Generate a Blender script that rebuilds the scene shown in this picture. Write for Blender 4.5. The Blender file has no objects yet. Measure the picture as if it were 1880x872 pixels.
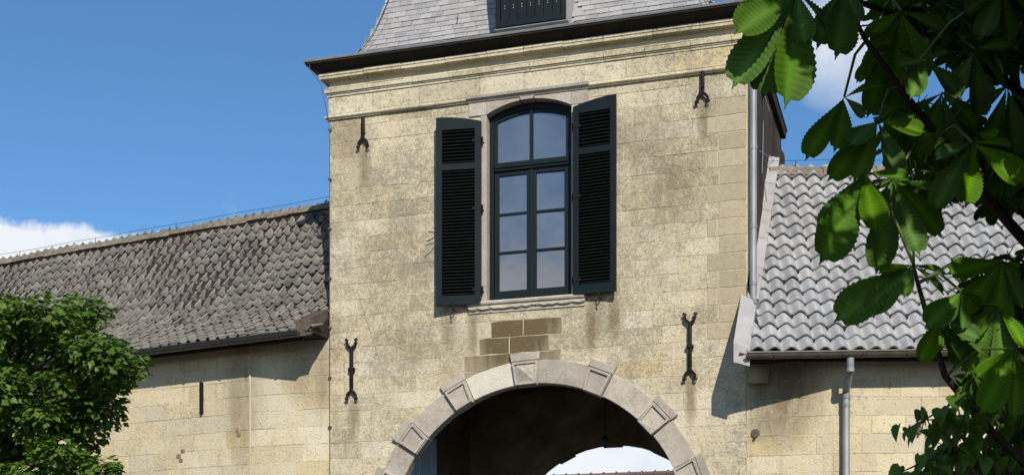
import bpy, bmesh, math, random
from mathutils import Vector, Matrix, noise as mnoise
R_ = math.radians
random.seed(7)
scene = bpy.context.scene
COL = scene.collection

# ------------------------------------------------------------------ camera
FPX, HORIZ, THETA, DIST, EYE = 2480.0, 1160.0, R_(17.44), 15.5, 1.65
cam_d = bpy.data.cameras.new('camera')
cam_d.sensor_width = 36.0
cam_d.sensor_fit = 'HORIZONTAL'
cam_d.lens = 36.0 * FPX / 1880.0
cam_d.shift_y = (HORIZ - 436.0) / 1880.0
cam_d.clip_end = 6000.0
cam = bpy.data.objects.new('camera', cam_d)
COL.objects.link(cam)
cam.location = (0, -DIST, EYE)
cam.rotation_euler = (math.pi / 2, 0, THETA)
scene.camera = cam
scene.render.resolution_x, scene.render.resolution_y = 1024, 474

# ------------------------------------------------------------------ pixel -> direction helpers
CT, ST = math.cos(THETA), math.sin(THETA)
CAMP = Vector((0, -DIST, EYE))


def ray(px, py):
    u, v = (px - 940.0) / FPX, (HORIZ - py) / FPX
    return Vector((-ST + u * CT, CT + u * ST, v))


def F(px, py, y=0.0):
    """point of the facade plane (or a plane parallel to it) seen at a pixel"""
    d = ray(px, py)
    return CAMP + d * ((y + DIST) / d.y)


def on_plane(px, py, p0, n):
    d = ray(px, py)
    return CAMP + d * ((p0 - CAMP).dot(n) / d.dot(n))


def at(px, py, dist):
    d = ray(px, py)
    return CAMP + d * dist


# ------------------------------------------------------------------ sun, sky, exposure
SUN_AZ, SUN_EL = R_(29.0), R_(34.0)       # azimuth to the right of the facade's normal
SUN = Vector((math.sin(SUN_AZ) * math.cos(SUN_EL), -math.cos(SUN_AZ) * math.cos(SUN_EL), math.sin(SUN_EL)))
sd = bpy.data.lights.new('sun', 'SUN')
sd.energy = 5.0
sd.angle = R_(0.53)
sd.color = (1.0, 0.93, 0.82)
so = bpy.data.objects.new('sun', sd)
COL.objects.link(so)
so.rotation_euler = SUN.to_track_quat('Z', 'Y').to_euler()
so.location = SUN * 60

world = bpy.data.worlds.new('World')
scene.world = world
world.use_nodes = True
WN, WL = world.node_tree.nodes, world.node_tree.links
WN.clear()


def wnode(t, **kw):
    n = WN.new(t)
    for k, v in kw.items():
        setattr(n, k, v)
    return n


def wmath(op, a, b=None, c=None, clamp=False):
    n = wnode('ShaderNodeMath', operation=op, use_clamp=clamp)
    for i, v in enumerate((a, b, c)):
        if v is None:
            continue
        if isinstance(v, (int, float)):
            n.inputs[i].default_value = v
        else:
            WL.new(v, n.inputs[i])
    return n.outputs[0]


sky = wnode('ShaderNodeTexSky', sky_type='NISHITA', sun_disc=False)
sky.sun_elevation = SUN_EL
sky.sun_rotation = math.atan2(SUN.x, SUN.y)
sky.altitude = 100
sky.air_density = 1.0
sky.dust_density = 0.2
sky.ozone_density = 3.0
bg_sky = wnode('ShaderNodeBackground')
bg_sky.inputs['Strength'].default_value = 0.122
tint = wnode('ShaderNodeMix', data_type='RGBA', blend_type='MULTIPLY')
tint.inputs[0].default_value = 1.0
tint.inputs[7].default_value = (0.60, 0.88, 1.06, 1)
WL.new(sky.outputs[0], tint.inputs[6])
WL.new(tint.outputs[2], bg_sky.inputs['Color'])
tc = wnode('ShaderNodeTexCoord')
sep = wnode('ShaderNodeSeparateXYZ')
WL.new(tc.outputs['Generated'], sep.inputs[0])


def wnoise(scale, detail, off, rough=0.55):
    m = wnode('ShaderNodeMapping')
    m.inputs['Location'].default_value = off
    WL.new(tc.outputs['Generated'], m.inputs[0])
    n = wnode('ShaderNodeTexNoise')
    n.inputs['Scale'].default_value = scale
    n.inputs['Detail'].default_value = detail
    n.inputs['Roughness'].default_value = rough
    WL.new(m.outputs[0], n.inputs['Vector'])
    return n.outputs[0]


n_big = wnoise(4.0, 1.0, (3.3, 1.1, 0.4))
n_bil = wnoise(16.0, 5.0, (0.7, 2.0, 5.0))
azi = wmath('ARCTAN2', sep.outputs['X'], sep.outputs['Y'])
lobe = wmath('COSINE', wmath('MULTIPLY_ADD', azi, 3.0, 3.0 * 0.65))
top = wmath('MULTIPLY_ADD', lobe, 0.118, 0.126)
top = wmath('MULTIPLY_ADD', n_big, 0.02, top)
top = wmath('MULTIPLY_ADD', n_bil, 0.06, top)
dif = wmath('SUBTRACT', top, sep.outputs['Z'])
low = wmath('MULTIPLY', dif, 150.0, clamp=True)
n_wisp = wnoise(5.0, 6.0, (8.0, 4.4, 1.3), 0.6)
wisp = wmath('SUBTRACT', n_wisp, 0.68)
wisp = wmath('MULTIPLY', wisp, 2.0, clamp=True)
dv = ray(1552, 70).normalized()
dt = wnode('ShaderNodeVectorMath', operation='DOT_PRODUCT')
WL.new(tc.outputs['Generated'], dt.inputs[0])
dt.inputs[1].default_value = dv
puff = wmath('DIVIDE', wmath('SUBTRACT', dt.outputs['Value'], 0.9988), 0.0012, clamp=True)
puff = wmath('MULTIPLY', wmath('MULTIPLY', puff, n_bil), 1.5, clamp=True)
wisp = wmath('MAXIMUM', wisp, puff)
mask = wmath('MAXIMUM', low, wisp)
mask = wmath('MULTIPLY', mask, 0.93)
n_sh = wnoise(9.0, 4.0, (2.0, 7.0, 1.0))
ramp = wnode('ShaderNodeValToRGB')
ramp.color_ramp.elements[0].position = 0.28
ramp.color_ramp.elements[0].color = (0.66, 0.78, 0.92, 1)
ramp.color_ramp.elements[1].position = 0.46
ramp.color_ramp.elements[1].color = (0.92, 0.94, 0.97, 1)
WL.new(n_sh, ramp.inputs[0])
bg_cloud = wnode('ShaderNodeBackground')
bg_cloud.inputs['Strength'].default_value = 1.0
WL.new(ramp.outputs[0], bg_cloud.inputs['Color'])
wmix = wnode('ShaderNodeMixShader')
WL.new(mask, wmix.inputs[0])
WL.new(bg_sky.outputs[0], wmix.inputs[1])
WL.new(bg_cloud.outputs[0], wmix.inputs[2])
wout = wnode('ShaderNodeOutputWorld')
WL.new(wmix.outputs[0], wout.inputs[0])

scene.view_settings.view_transform = 'Standard'
scene.view_settings.look = 'None'
scene.view_settings.exposure = 0.0
scene.view_settings.gamma = 1.0
scene.view_settings.use_curve_mapping = False

# ------------------------------------------------------------------ object helpers
WPOS = {}


def tag(o, label=None, cat=None, group=None, kind=None):
    if label:
        o['label'] = label
    if cat:
        o['category'] = cat
    if group:
        o['group'] = group
    if kind:
        o['kind'] = kind
    return o


def empty(name, loc, label=None, cat=None, group=None):
    o = bpy.data.objects.new(name, None)
    COL.objects.link(o)
    o.location = loc
    o.empty_display_size = 0.2
    WPOS[o] = Vector(loc)
    return tag(o, label, cat, group)


def mesh_data(name, verts, faces, mat, smooth=False):
    me = bpy.data.meshes.new(name)
    me.from_pydata([tuple(v) for v in verts], [], faces)
    me.update()
    if mat is not None:
        me.materials.append(mat)
    if smooth:
        for p in me.polygons:
            p.use_smooth = True
    return me


def put(name, me, parent, wmat):
    """link an object with mesh data at a world matrix under an unrotated parent"""
    o = bpy.data.objects.new(name, me)
    COL.objects.link(o)
    if parent is not None:
        o.parent = parent
        wm = Matrix.Translation(-WPOS[parent]) @ wmat
    else:
        wm = wmat
    o.matrix_basis = wm
    WPOS[o] = wmat.translation.copy()
    return o


def mk(name, verts, faces, mat, parent=None, smooth=False, origin=None, fix=True):
    vs = [Vector(v) for v in verts]
    if origin is None:
        lo = Vector((min(v.x for v in vs), min(v.y for v in vs), min(v.z for v in vs)))
        hi = Vector((max(v.x for v in vs), max(v.y for v in vs), max(v.z for v in vs)))
        origin = (lo + hi) / 2
    me = mesh_data(name, [v - origin for v in vs], faces, mat, smooth)
    if fix:
        bm = bmesh.new()
        bm.from_mesh(me)
        bmesh.ops.recalc_face_normals(bm, faces=bm.faces)
        bm.to_mesh(me)
        bm.free()
    return put(name, me, parent, Matrix.Translation(origin))


class MB:
    """collects shapes for one mesh"""

    def __init__(s):
        s.v, s.f, s.a = [], [], {}

    def add(s, verts, faces):
        k = len(s.v)
        s.v += [Vector(v) for v in verts]
        s.f += [tuple(i + k for i in f) for f in faces]
        return s

    def box(s, lo, hi, bev=0.0):
        x0, y0, z0 = lo
        x1, y1, z1 = hi
        if bev <= 0:
            v = [(x0, y0, z0), (x1, y0, z0), (x1, y1, z0), (x0, y1, z0), (x0, y0, z1), (x1, y0, z1), (x1, y1, z1), (x0, y1, z1)]
            return s.add(v, [(0, 3, 2, 1), (4, 5, 6, 7), (0, 1, 5, 4), (1, 2, 6, 5), (2, 3, 7, 6), (3, 0, 4, 7)])
        bm = bmesh.new()
        bmesh.ops.create_cube(bm, size=1.0)
        for v in bm.verts:
            v.co = Vector((x0 + (v.co.x + .5) * (x1 - x0), y0 + (v.co.y + .5) * (y1 - y0), z0 + (v.co.z + .5) * (z1 - z0)))
        bmesh.ops.bevel(bm, geom=list(bm.edges), offset=bev, segments=1, affect='EDGES')
        bm.verts.index_update()
        s.add([v.co.copy() for v in bm.verts], [tuple(v.index for v in f.verts) for f in bm.faces])
        bm.free()
        return s

    def obox(s, o, ax, ay, az):
        """box spanned by three vectors from corner o"""
        o, ax, ay, az = map(Vector, (o, ax, ay, az))
        v = [o, o + ax, o + ax + ay, o + ay, o + az, o + ax + az, o + ax + ay + az, o + ay + az]
        return s.add(v, [(0, 3, 2, 1), (4, 5, 6, 7), (0, 1, 5, 4), (1, 2, 6, 5), (2, 3, 7, 6), (3, 0, 4, 7)])

    def tube(s, pts, rad, n=8, cap=True):
        pts = [Vector(p) for p in pts]
        if not isinstance(rad, (list, tuple)):
            rad = [rad] * len(pts)
        rings = []
        ref = None
        for i, p in enumerate(pts):
            t = (pts[min(i + 1, len(pts) - 1)] - pts[max(i - 1, 0)])
            if t.length < 1e-9:
                t = Vector((0, 0, 1))
            t.normalize()
            if ref is None:
                ref = t.orthogonal().normalized()
            ref = (ref - t * ref.dot(t))
            if ref.length < 1e-6:
                ref = t.orthogonal()
            ref.normalize()
            b = t.cross(ref)
            rings.append([p + (ref * math.cos(2 * math.pi * j / n) + b * math.sin(2 * math.pi * j / n)) * rad[i] for j in range(n)])
        v = [q for r in rings for q in r]
        f = []
        for i in range(len(rings) - 1):
            for j in range(n):
                a, b2 = i * n + j, i * n + (j + 1) % n
                f.append((a, b2, b2 + n, a + n))
        if cap:
            f.append(tuple(range(n))[::-1])
            f.append(tuple((len(rings) - 1) * n + j for j in range(n)))
        return s.add(v, f)

    def sweep(s, prof, path, cap=True):
        """closed profile [(out, z)] swept along a plan polyline; out is to the right of travel"""
        path = [Vector((p[0], p[1])) for p in path]
        n = len(prof)
        rings = []
        for i, p in enumerate(path):
            dirs = []
            if i > 0:
                dirs.append((path[i] - path[i - 1]).normalized())
            if i < len(path) - 1:
                dirs.append((path[i + 1] - path[i]).normalized())
            ns = [Vector((d.y, -d.x)) for d in dirs]
            if len(ns) == 2:
                m = (ns[0] + ns[1]).normalized()
                m = m / max(0.2, m.dot(ns[0]))
            else:
                m = ns[0]
            rings.append([Vector((p.x + m.x * o, p.y + m.y * o, z)) for o, z in prof])
        v = [q for r in rings for q in r]
        f = []
        for i in range(len(rings) - 1):
            for j in range(n):
                a, b2 = i * n + j, i * n + (j + 1) % n
                f.append((a, b2, b2 + n, a + n))
        if cap:
            f.append(tuple(range(n))[::-1])
            f.append(tuple((len(rings) - 1) * n + j for j in range(n)))
        return s.add(v, f)

    def build(s, name, mat, parent=None, smooth=False, origin=None, fix=True):
        o = mk(name, s.v, s.f, mat, parent, smooth, origin, fix)
        if s.a:
            vein_attr(o.data, s.a)
        return o


def vein_attr(me, a):
    at_ = me.attributes.new('vein', 'FLOAT', 'POINT')
    at_.data.foreach_set('value', [a.get(i, .5) for i in range(len(me.vertices))])


def autosmooth(o, ang=40):
    bm = bmesh.new()
    bm.from_mesh(o.data)
    for f in bm.faces:
        f.smooth = True
    for e in bm.edges:
        if len(e.link_faces) == 2 and e.calc_face_angle(0) > R_(ang):
            e.smooth = False
    bm.to_mesh(o.data)
    bm.free()
    return o


# ------------------------------------------------------------------ materials
class NT:
    def __init__(s, name):
        s.m = bpy.data.materials.new(name)
        s.m.use_nodes = True
        s.n, s.l = s.m.node_tree.nodes, s.m.node_tree.links
        s.b = s.n['Principled BSDF']
        s.geo = s.n.new('ShaderNodeNewGeometry')
        s.oi = s.n.new('ShaderNodeObjectInfo')

    def node(s, t, **kw):
        n = s.n.new(t)
        for k, v in kw.items():
            setattr(n, k, v)
        return n

    def setin(s, sock, v):
        if isinstance(v, (int, float)):
            sock.default_value = v
        elif isinstance(v, (tuple, list)):
            sock.default_value = tuple(v) + ((1,) if len(v) == 3 and sock.type == 'RGBA' else ())
        else:
            s.l.new(v, sock)

    def math(s, op, a, b=None, c=None, clamp=False):
        n = s.node('ShaderNodeMath', operation=op, use_clamp=clamp)
        for i, v in enumerate((a, b, c)):
            if v is not None:
                s.setin(n.inputs[i], v)
        return n.outputs[0]

    def noise(s, scale, detail=4, rough=0.55, stretch=(1, 1, 1), off=(0, 0, 0), local=False):
        m = s.node('ShaderNodeMapping')
        m.inputs['Scale'].default_value = stretch
        m.inputs['Location'].default_value = off
        if local:
            t = s.node('ShaderNodeTexCoord')
            s.l.new(t.outputs['Object'], m.inputs[0])
        else:
            s.l.new(s.geo.outputs['Position'], m.inputs[0])
        n = s.node('ShaderNodeTexNoise')
        n.inputs['Scale'].default_value = scale
        n.inputs['Detail'].default_value = detail
        n.inputs['Roughness'].default_value = rough
        s.l.new(m.outputs[0], n.inputs['Vector'])
        return n.outputs[0]

    def ramp(s, fac, stops):
        r = s.node('ShaderNodeValToRGB')
        el = r.color_ramp.elements
        while len(el) < len(stops):
            el.new(0.5)
        for e, (p, c) in zip(el, stops):
            e.position = p
            e.color = tuple(c) + (1,) if not isinstance(c, (int, float)) else (c, c, c, 1)
        s.l.new(fac, r.inputs[0])
        return r.outputs[0]

    def mix(s, fac, a, b, mode='MIX'):
        n = s.node('ShaderNodeMix', data_type='RGBA', blend_type=mode)
        s.setin(n.inputs[0], fac)
        s.setin(n.inputs[6], a)
        s.setin(n.inputs[7], b)
        return n.outputs[2]

    def rnd(s):
        """one random number for each piece (object or loose island)"""
        a = s.math('MULTIPLY_ADD', s.geo.outputs['Random Per Island'], 7.31, s.oi.outputs['Random'])
        return s.math('FRACT', a)

    def hsv(s, col, h=0.5, sat=1.0, val=1.0):
        n = s.node('ShaderNodeHueSaturation')
        s.setin(n.inputs['Hue'], h)
        s.setin(n.inputs['Saturation'], sat)
        s.setin(n.inputs['Value'], val)
        s.setin(n.inputs['Color'], col)
        return n.outputs[0]

    def bump(s, h, strength=0.4, dist=0.01, prev=None):
        n = s.node('ShaderNodeBump')
        n.inputs['Strength'].default_value = strength
        n.inputs['Distance'].default_value = dist
        s.l.new(h, n.inputs['Height'])
        if prev is not None:
            s.l.new(prev, n.inputs['Normal'])
        return n.outputs[0]

    def done(s, col, rough=0.8, normal=None, metal=0.0, spec=0.3):
        s.setin(s.b.inputs['Base Color'], col)
        s.setin(s.b.inputs['Roughness'], rough)
        s.setin(s.b.inputs['Metallic'], metal)
        s.setin(s.b.inputs['Specular IOR Level'], spec)
        if normal is not None:
            s.l.new(normal, s.b.inputs['Normal'])
        return s.m


def mat_stone(name, cream, yellow, grey, grey_amt, zband=None, stain=None):
    t = NT(name)
    r = t.rnd()
    base = t.mix(t.ramp(t.noise(1.3, 3), [(0.35, 0.0), (0.65, 1.0)]), cream, yellow)
    base = t.mix(t.math('MULTIPLY', t.ramp(r, [(0.86, 0.0), (0.95, 1.0)]), 0.5), base, (0.48, 0.38, 0.19))
    r2 = t.math('FRACT', t.math('MULTIPLY', r, 17.7))
    base = t.hsv(base, 0.5, t.math('MULTIPLY_ADD', r2, 0.25, 0.86), t.math('MULTIPLY_ADD', r, 0.22, 0.88))
    # lichen and soot: large patches broken up by speckle
    big = t.noise(1.15, 4, 0.6, off=(4.1, 0, 2.2))
    r3 = t.math('MULTIPLY_ADD', r2, 0.14, -0.07)
    big = t.math('ADD', big, r3)
    if zband:
        sp = t.node('ShaderNodeSeparateXYZ')
        t.l.new(t.geo.outputs['Position'], sp.inputs[0])
        zz = t.math('ABSOLUTE', t.math('SUBTRACT', sp.outputs['Z'], zband[0]))
        zz = t.math('SUBTRACT', 1.0, t.math('DIVIDE', zz, zband[1]), clamp=True)
        big = t.math('MULTIPLY_ADD', zz, zband[2], big)
    spk = t.noise(26, 5, 0.7)
    spk2 = t.noise(9, 5, 0.65, off=(1, 3, 2))
    gm = t.math('ADD', t.math('MULTIPLY', t.math('SUBTRACT', big, 0.5), 2.6), t.math('ADD', t.math('MULTIPLY', t.math('SUBTRACT', spk, 0.5), 2.4), t.math('MULTIPLY', t.math('SUBTRACT', t.noise(80, 4, 0.8, off=(3, 1, 7)), 0.5), 4.0)))
    gm = t.math('ADD', gm, t.math('MULTIPLY', t.math('SUBTRACT', spk2, 0.5), 2.0))
    gm = t.math('ADD', gm, grey_amt, clamp=True)
    col = t.mix(t.math('MULTIPLY', gm, 0.78), base, grey)
    # pale specks of lime and dark pits
    fine = t.noise(75, 3, 0.6)
    col = t.mix(t.math('MULTIPLY', t.ramp(fine, [(0.60, 0.0), (0.68, 1.0)]), 0.7), col, (0.64, 0.57, 0.39))
    pit = t.ramp(t.noise(42, 3, 0.6, off=(9, 9, 9)), [(0.30, 1.0), (0.40, 0.0)])
    col = t.mix(t.math('MULTIPLY', pit, 0.7), col, (0.12, 0.095, 0.05))
    # rain streaks
    st = t.ramp(t.noise(3.2, 4, 0.6, stretch=(1.6, 1.6, 0.16)), [(0.55, 0.0), (0.75, 1.0)])
    col = t.mix(t.math('MULTIPLY', st, 0.28), col, (0.19, 0.15, 0.085))
    if stain:
        sp = t.node('ShaderNodeSeparateXYZ')
        t.l.new(t.geo.outputs['Position'], sp.inputs[0])
        for (cx_, cz_, rx_, rz_, amt) in stain:
            ex = t.math('POWER', t.math('DIVIDE', t.math('SUBTRACT', sp.outputs['X'], cx_), rx_), 2)
            ez = t.math('POWER', t.math('DIVIDE', t.math('SUBTRACT', sp.outputs['Z'], cz_), rz_), 2)
            sm = t.math('SUBTRACT', 1.0, t.math('ADD', ex, ez), clamp=True)
            sm = t.math('MULTIPLY', sm, t.math('MULTIPLY_ADD', t.noise(3.5, 5, 0.65, stretch=(2, 2, .6)), 2.2, -.1), clamp=True)
            col = t.mix(t.math('MULTIPLY', sm, amt), col, (0.15, 0.105, 0.055))
    n1 = t.bump(t.noise(34, 7, 0.78), 0.9, 0.016)
    n2 = t.bump(pit, -0.5, 0.006, n1)
    n3 = t.bump(t.noise(5, 3), 0.5, 0.02, n2)
    return t.done(col, 0.92, n3, spec=0.15)


M = {}
M['stone'] = mat_stone('weathered_marl', (0.64, 0.565, 0.405), (0.605, 0.515, 0.345), (0.205, 0.183, 0.132), 0.25, (6.7, 2.4, 0.14),
                       [(F(px, py).x, F(px, py).z, rx, rz, am) for px, py, rx, rz, am in ((1088, 600, .10, .42, .7), (1128, 590, .09, .30, .6), (822, 600, .12, .35, .6), (868, 610, .08, .4, .6),
                        (650, 770, .10, .35, .6), (1268, 735, .09, .35, .7), (1292, 215, .10, .35, .6), (670, 300, .10, .35, .6), (640, 250, .35, .5, .45), (1180, 250, .6, .35, .35), (1250, 330, .5, .5, .4), (760, 640, .5, .3, .3))])
M['stone_wing'] = mat_stone('cream_marl', (0.65, 0.575, 0.41), (0.61, 0.515, 0.335), (0.27, 0.23, 0.15), -0.22, None, [(F(1435, 720).x, F(1435, 720).z, .55, .75, .8), (F(590, 690).x, F(590, 690).z, .6, .5, .5), (F(440, 700).x, F(440, 700).z, .35, 1.2, .5)])
M['stone_corn'] = mat_stone('cornice_marl', (0.63, 0.565, 0.41), (0.58, 0.505, 0.34), (0.19, 0.17, 0.125), 0.18)


def mat_newstone():
    t = NT('repair_stone')
    r = t.rnd()
    col = t.mix(r, (0.44, 0.375, 0.25), (0.355, 0.30, 0.195))
    col = t.mix(t.ramp(t.noise(14, 7, 0.78), [(0.45, 0.0), (0.75, 0.6)]), col, (0.22, 0.18, 0.11))
    col = t.mix(t.ramp(t.noise(50, 4, 0.7, off=(2, 2, 2)), [(0.5, 0.0), (0.8, 0.6)]), col, (0.58, 0.50, 0.35))
    # brown run-off stain under the window sill
    sp = t.node('ShaderNodeSeparateXYZ')
    t.l.new(t.geo.outputs['Position'], sp.inputs[0])
    c = F(945, 590)
    dx = t.math('ABSOLUTE', t.math('SUBTRACT', sp.outputs['X'], c.x))
    dx = t.math('SUBTRACT', 1.0, t.math('DIVIDE', dx, 0.85), clamp=True)
    dz = t.math('ABSOLUTE', t.math('SUBTRACT', sp.outputs['Z'], c.z))
    dz = t.math('SUBTRACT', 1.0, t.math('DIVIDE', dz, 0.95), clamp=True)
    st = t.math('MULTIPLY', t.math('MULTIPLY', dx, dz), t.math('MULTIPLY_ADD', t.noise(4, 4, stretch=(2.5, 1, 0.3)), 3.4, 0.6), clamp=True)
    col = t.mix(t.math('MULTIPLY', st, 0.92), col, (0.10, 0.070, 0.035))
    pale = t.ramp(t.noise(60, 3), [(0.64, 0.0), (0.7, 1.0)])
    col = t.mix(t.math('MULTIPLY', pale, t.math('MULTIPLY_ADD', st, 0.35, 0.06)), col, (0.55, 0.47, 0.30))
    n = t.bump(t.noise(45, 6, 0.75), 0.6, 0.01)
    return t.done(col, 0.88, n, spec=0.15)


M['newstone'] = mat_newstone()


def mat_simple(name, c1, c2, scale=6, rough=0.8, bump=0.3, bscale=30, bdist=0.006, var=0.2, metal=0.0, spec=0.3, stretch=(1, 1, 1), local=False):
    t = NT(name)
    col = t.mix(t.ramp(t.noise(scale, 5, 0.6, stretch, local=local), [(0.33, 0.0), (0.67, 1.0)]), c1, c2)
    if var:
        col = t.hsv(col, 0.5, 1.0, t.math('MULTIPLY_ADD', t.rnd(), var * 2, 1.0 - var))
    n = t.bump(t.noise(bscale, 4, 0.6, stretch, local=local), bump, bdist) if bump else None
    return t.done(col, rough, n, metal, spec)


M['mortar'] = mat_simple('pale_mortar', (0.60, 0.535, 0.38), (0.44, 0.39, 0.275), 5, 0.95, 0.6, 40, 0.01, 0)
def mat_bluestone(name, a, b, dark, amt):
    t = NT(name)
    col = t.mix(t.ramp(t.noise(3.5, 5, 0.6), [(0.35, 0.0), (0.65, 1.0)]), a, b)
    col = t.hsv(col, 0.5, 1.0, t.math('MULTIPLY_ADD', t.rnd(), 0.3, 0.85))
    sm = t.ramp(t.noise(22, 7, 0.8), [(0.47, 0.0), (0.66, 1.0)])
    big = t.ramp(t.noise(2.4, 3, off=(3, 3, 3)), [(0.35, 0.25), (0.6, 1.0)])
    col = t.mix(t.math('MULTIPLY', t.math('MULTIPLY', sm, big), amt), col, dark)
    sp = t.ramp(t.noise(90, 2), [(0.66, 0.0), (0.72, 1.0)])
    col = t.mix(t.math('MULTIPLY', sp, 0.4), col, (0.6, 0.57, 0.5))
    n = t.bump(t.noise(40, 7, 0.8), 0.9, 0.012)
    return t.done(col, 0.85, n, spec=0.2)


M['bluestone'] = mat_bluestone('arch_limestone', (0.48, 0.43, 0.36), (0.38, 0.34, 0.285), (0.17, 0.145, 0.115), 0.6)
M['pinkstone'] = mat_bluestone('window_limestone', (0.50, 0.44, 0.37), (0.40, 0.35, 0.295), (0.20, 0.165, 0.13), 0.5)
M['sillstone'] = mat_bluestone('sill_limestone', (0.62, 0.55, 0.46), (0.48, 0.42, 0.34), (0.20, 0.165, 0.12), 0.8)


def mat_slate():
    t = NT('roof_slate')
    r = t.rnd()
    col = t.mix(r, (0.245, 0.242, 0.245), (0.36, 0.352, 0.348))
    col = t.mix(t.math('MULTIPLY', t.ramp(t.noise(14, 5, 0.65, (1, 1, 0.4)), [(0.45, 0.0), (0.7, 1.0)]), 0.5), col, (0.40, 0.36, 0.33))
    n = t.bump(t.noise(40, 5, 0.65), 0.35, 0.004)
    return t.done(col, 0.52, n, spec=0.45)


M['slate'] = mat_slate()


def mat_tile(name, a, b, lich, lamt, rough, tone=0.35):
    t = NT(name)
    r = t.rnd()
    col = t.mix(r, a, b)
    r2 = t.math('FRACT', t.math('MULTIPLY', r, 23.3))
    col = t.hsv(col, 0.5, 1.0, t.math('MULTIPLY_ADD', r2, tone * 2, 1 - tone))
    lm = t.ramp(t.noise(17, 6, 0.7), [(0.46, 0.0), (0.64, 1.0)])
    col = t.mix(t.math('MULTIPLY', lm, lamt), col, lich)
    dk = t.ramp(t.noise(5, 5, 0.7, off=(5, 2, 2)), [(0.52, 0.0), (0.72, 1.0)])
    col = t.mix(t.math('MULTIPLY', dk, 0.45), col, tuple(c * 0.42 for c in a))
    n = t.bump(t.noise(48, 5, 0.7), 0.4, 0.006)
    return t.done(col, rough, n, spec=0.3)


M['tile_left'] = mat_tile('old_dark_pantile', (0.128, 0.119, 0.102), (0.185, 0.172, 0.147), (0.265, 0.245, 0.195), 0.5, 0.65, 0.25)
M['tile_right'] = mat_tile('grey_pantile', (0.275, 0.28, 0.29), (0.335, 0.332, 0.33), (0.40, 0.385, 0.365), 0.5, 0.5, 0.16)
M['ridge'] = mat_simple('ridge_mortar', (0.25, 0.215, 0.16), (0.12, 0.10, 0.07), 14, 0.9, 0.8, 30, 0.02, 0.15)
M['zinc'] = mat_simple('zinc', (0.27, 0.285, 0.295), (0.19, 0.20, 0.205), 7, 0.6, 0.12, 20, 0.004, 0.08, 0.35, 0.4, (1, 1, 0.35))
M['zinc_pale'] = mat_simple('pale_lead', (0.45, 0.43, 0.42), (0.36, 0.34, 0.33), 5, 0.55, 0.3, 12, 0.01, 0.06, 0.15, 0.4)
M['gutter'] = mat_simple('dark_gutter', (0.035, 0.042, 0.045), (0.06, 0.06, 0.055), 9, 0.38, 0.15, 20, 0.004, 0.0, 0.3, 0.5)
M['gutter_brown'] = mat_simple('weathered_zinc_gutter', (0.12, 0.10, 0.08), (0.07, 0.06, 0.05), 9, 0.5, 0.2, 20, 0.004, 0.0, 0.2, 0.4)
M['soffit'] = mat_simple('dark_soffit', (0.030, 0.024, 0.018), (0.016, 0.013, 0.010), 5, 0.85, 0.4, 20, 0.01, 0.1)
M['paint'] = mat_simple('dark_blue_green_paint', (0.004, 0.0095, 0.011), (0.006, 0.013, 0.015), 5, 0.5, 0.12, 50, 0.002, 0.05, 0, 0.2)
M['paint_slat'] = mat_simple('black_green_slat_paint', (0.0035, 0.005, 0.005), (0.006, 0.007, 0.006), 8, 0.7, 0.1, 50, 0.002, 0.2, 0, 0.15)
M['gatepaint'] = mat_simple('blue_grey_gate_paint', (0.40, 0.55, 0.72), (0.46, 0.62, 0.78), 5, 0.5, 0.2, 40, 0.003, 0.1, 0, 0.4)
M['iron'] = mat_simple('wrought_iron', (0.008, 0.007, 0.0065), (0.016, 0.012, 0.010), 20, 0.7, 0.5, 60, 0.004, 0.0, 0.1, 0.25)
M['rust'] = mat_simple('rusty_cable', (0.10, 0.06, 0.04), (0.15, 0.095, 0.065), 9, 0.8, 0.0)
M['wood'] = mat_simple('old_timber', (0.11, 0.068, 0.036), (0.05, 0.032, 0.018), 5, 0.8, 0.5, 14, 0.01, 0.3, 0, 0.2, (0.6, 6, 6))
M['board'] = mat_simple('weathered_dark_board', (0.07, 0.052, 0.038), (0.02, 0.016, 0.013), 5, 0.85, 0.7, 18, 0.012, 0.4, 0, 0.2, (7, 7, 0.35))
M['greyboard'] = mat_simple('grey_weathered_board', (0.12, 0.095, 0.07), (0.07, 0.055, 0.04), 6, 0.85, 0.6, 30, 0.008, 0.1)
M['inner'] = mat_simple('dark_brown_masonry', (0.26, 0.20, 0.12), (0.11, 0.082, 0.05), 2.2, 0.95, 0.6, 18, 0.02, 0.0)  # two brown tones mixed by noise
M['gravel'] = mat_simple('gravel_ground', (0.10, 0.095, 0.075), (0.07, 0.068, 0.05), 9, 0.95, 0.8, 60, 0.02, 0.0)
M['cobble'] = mat_simple('paving_cobble', (0.12, 0.11, 0.095), (0.085, 0.078, 0.07), 6, 0.85, 0.5, 50, 0.01, 0.25)
M['court_roof'] = mat_simple('brown_roof_tile', (0.16, 0.095, 0.08), (0.11, 0.07, 0.065), 6, 0.8, 0.4, 20, 0.01, 0.2)
M['brick'] = mat_simple('brown_brick_wall', (0.27, 0.16, 0.10), (0.20, 0.115, 0.075), 6, 0.9, 0.4, 30, 0.01, 0.1)
M['bark'] = mat_simple('chestnut_bark', (0.055, 0.042, 0.030), (0.028, 0.022, 0.016), 6, 0.9, 0.8, 25, 0.02, 0.0, 0, 0.2, (3, 3, 0.6))
M['twig'] = mat_simple('brown_twig', (0.11, 0.06, 0.04), (0.05, 0.035, 0.025), 10, 0.7, 0.3, 60, 0.004, 0.0)
M['petiole'] = mat_simple('green_stalk', (0.10, 0.14, 0.04), (0.07, 0.10, 0.03), 10, 0.6, 0.0)
M['redbrick'] = mat_simple('red_brick', (0.27, 0.175, 0.12), (0.20, 0.14, 0.10), 9, 0.9, 0.5, 30, 0.01, 0.2)
M['plaster'] = mat_simple('plaster', (0.5, 0.45, 0.33), (0.42, 0.37, 0.26), 3, 0.9, 0.3, 30, 0.01, 0.0)


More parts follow.
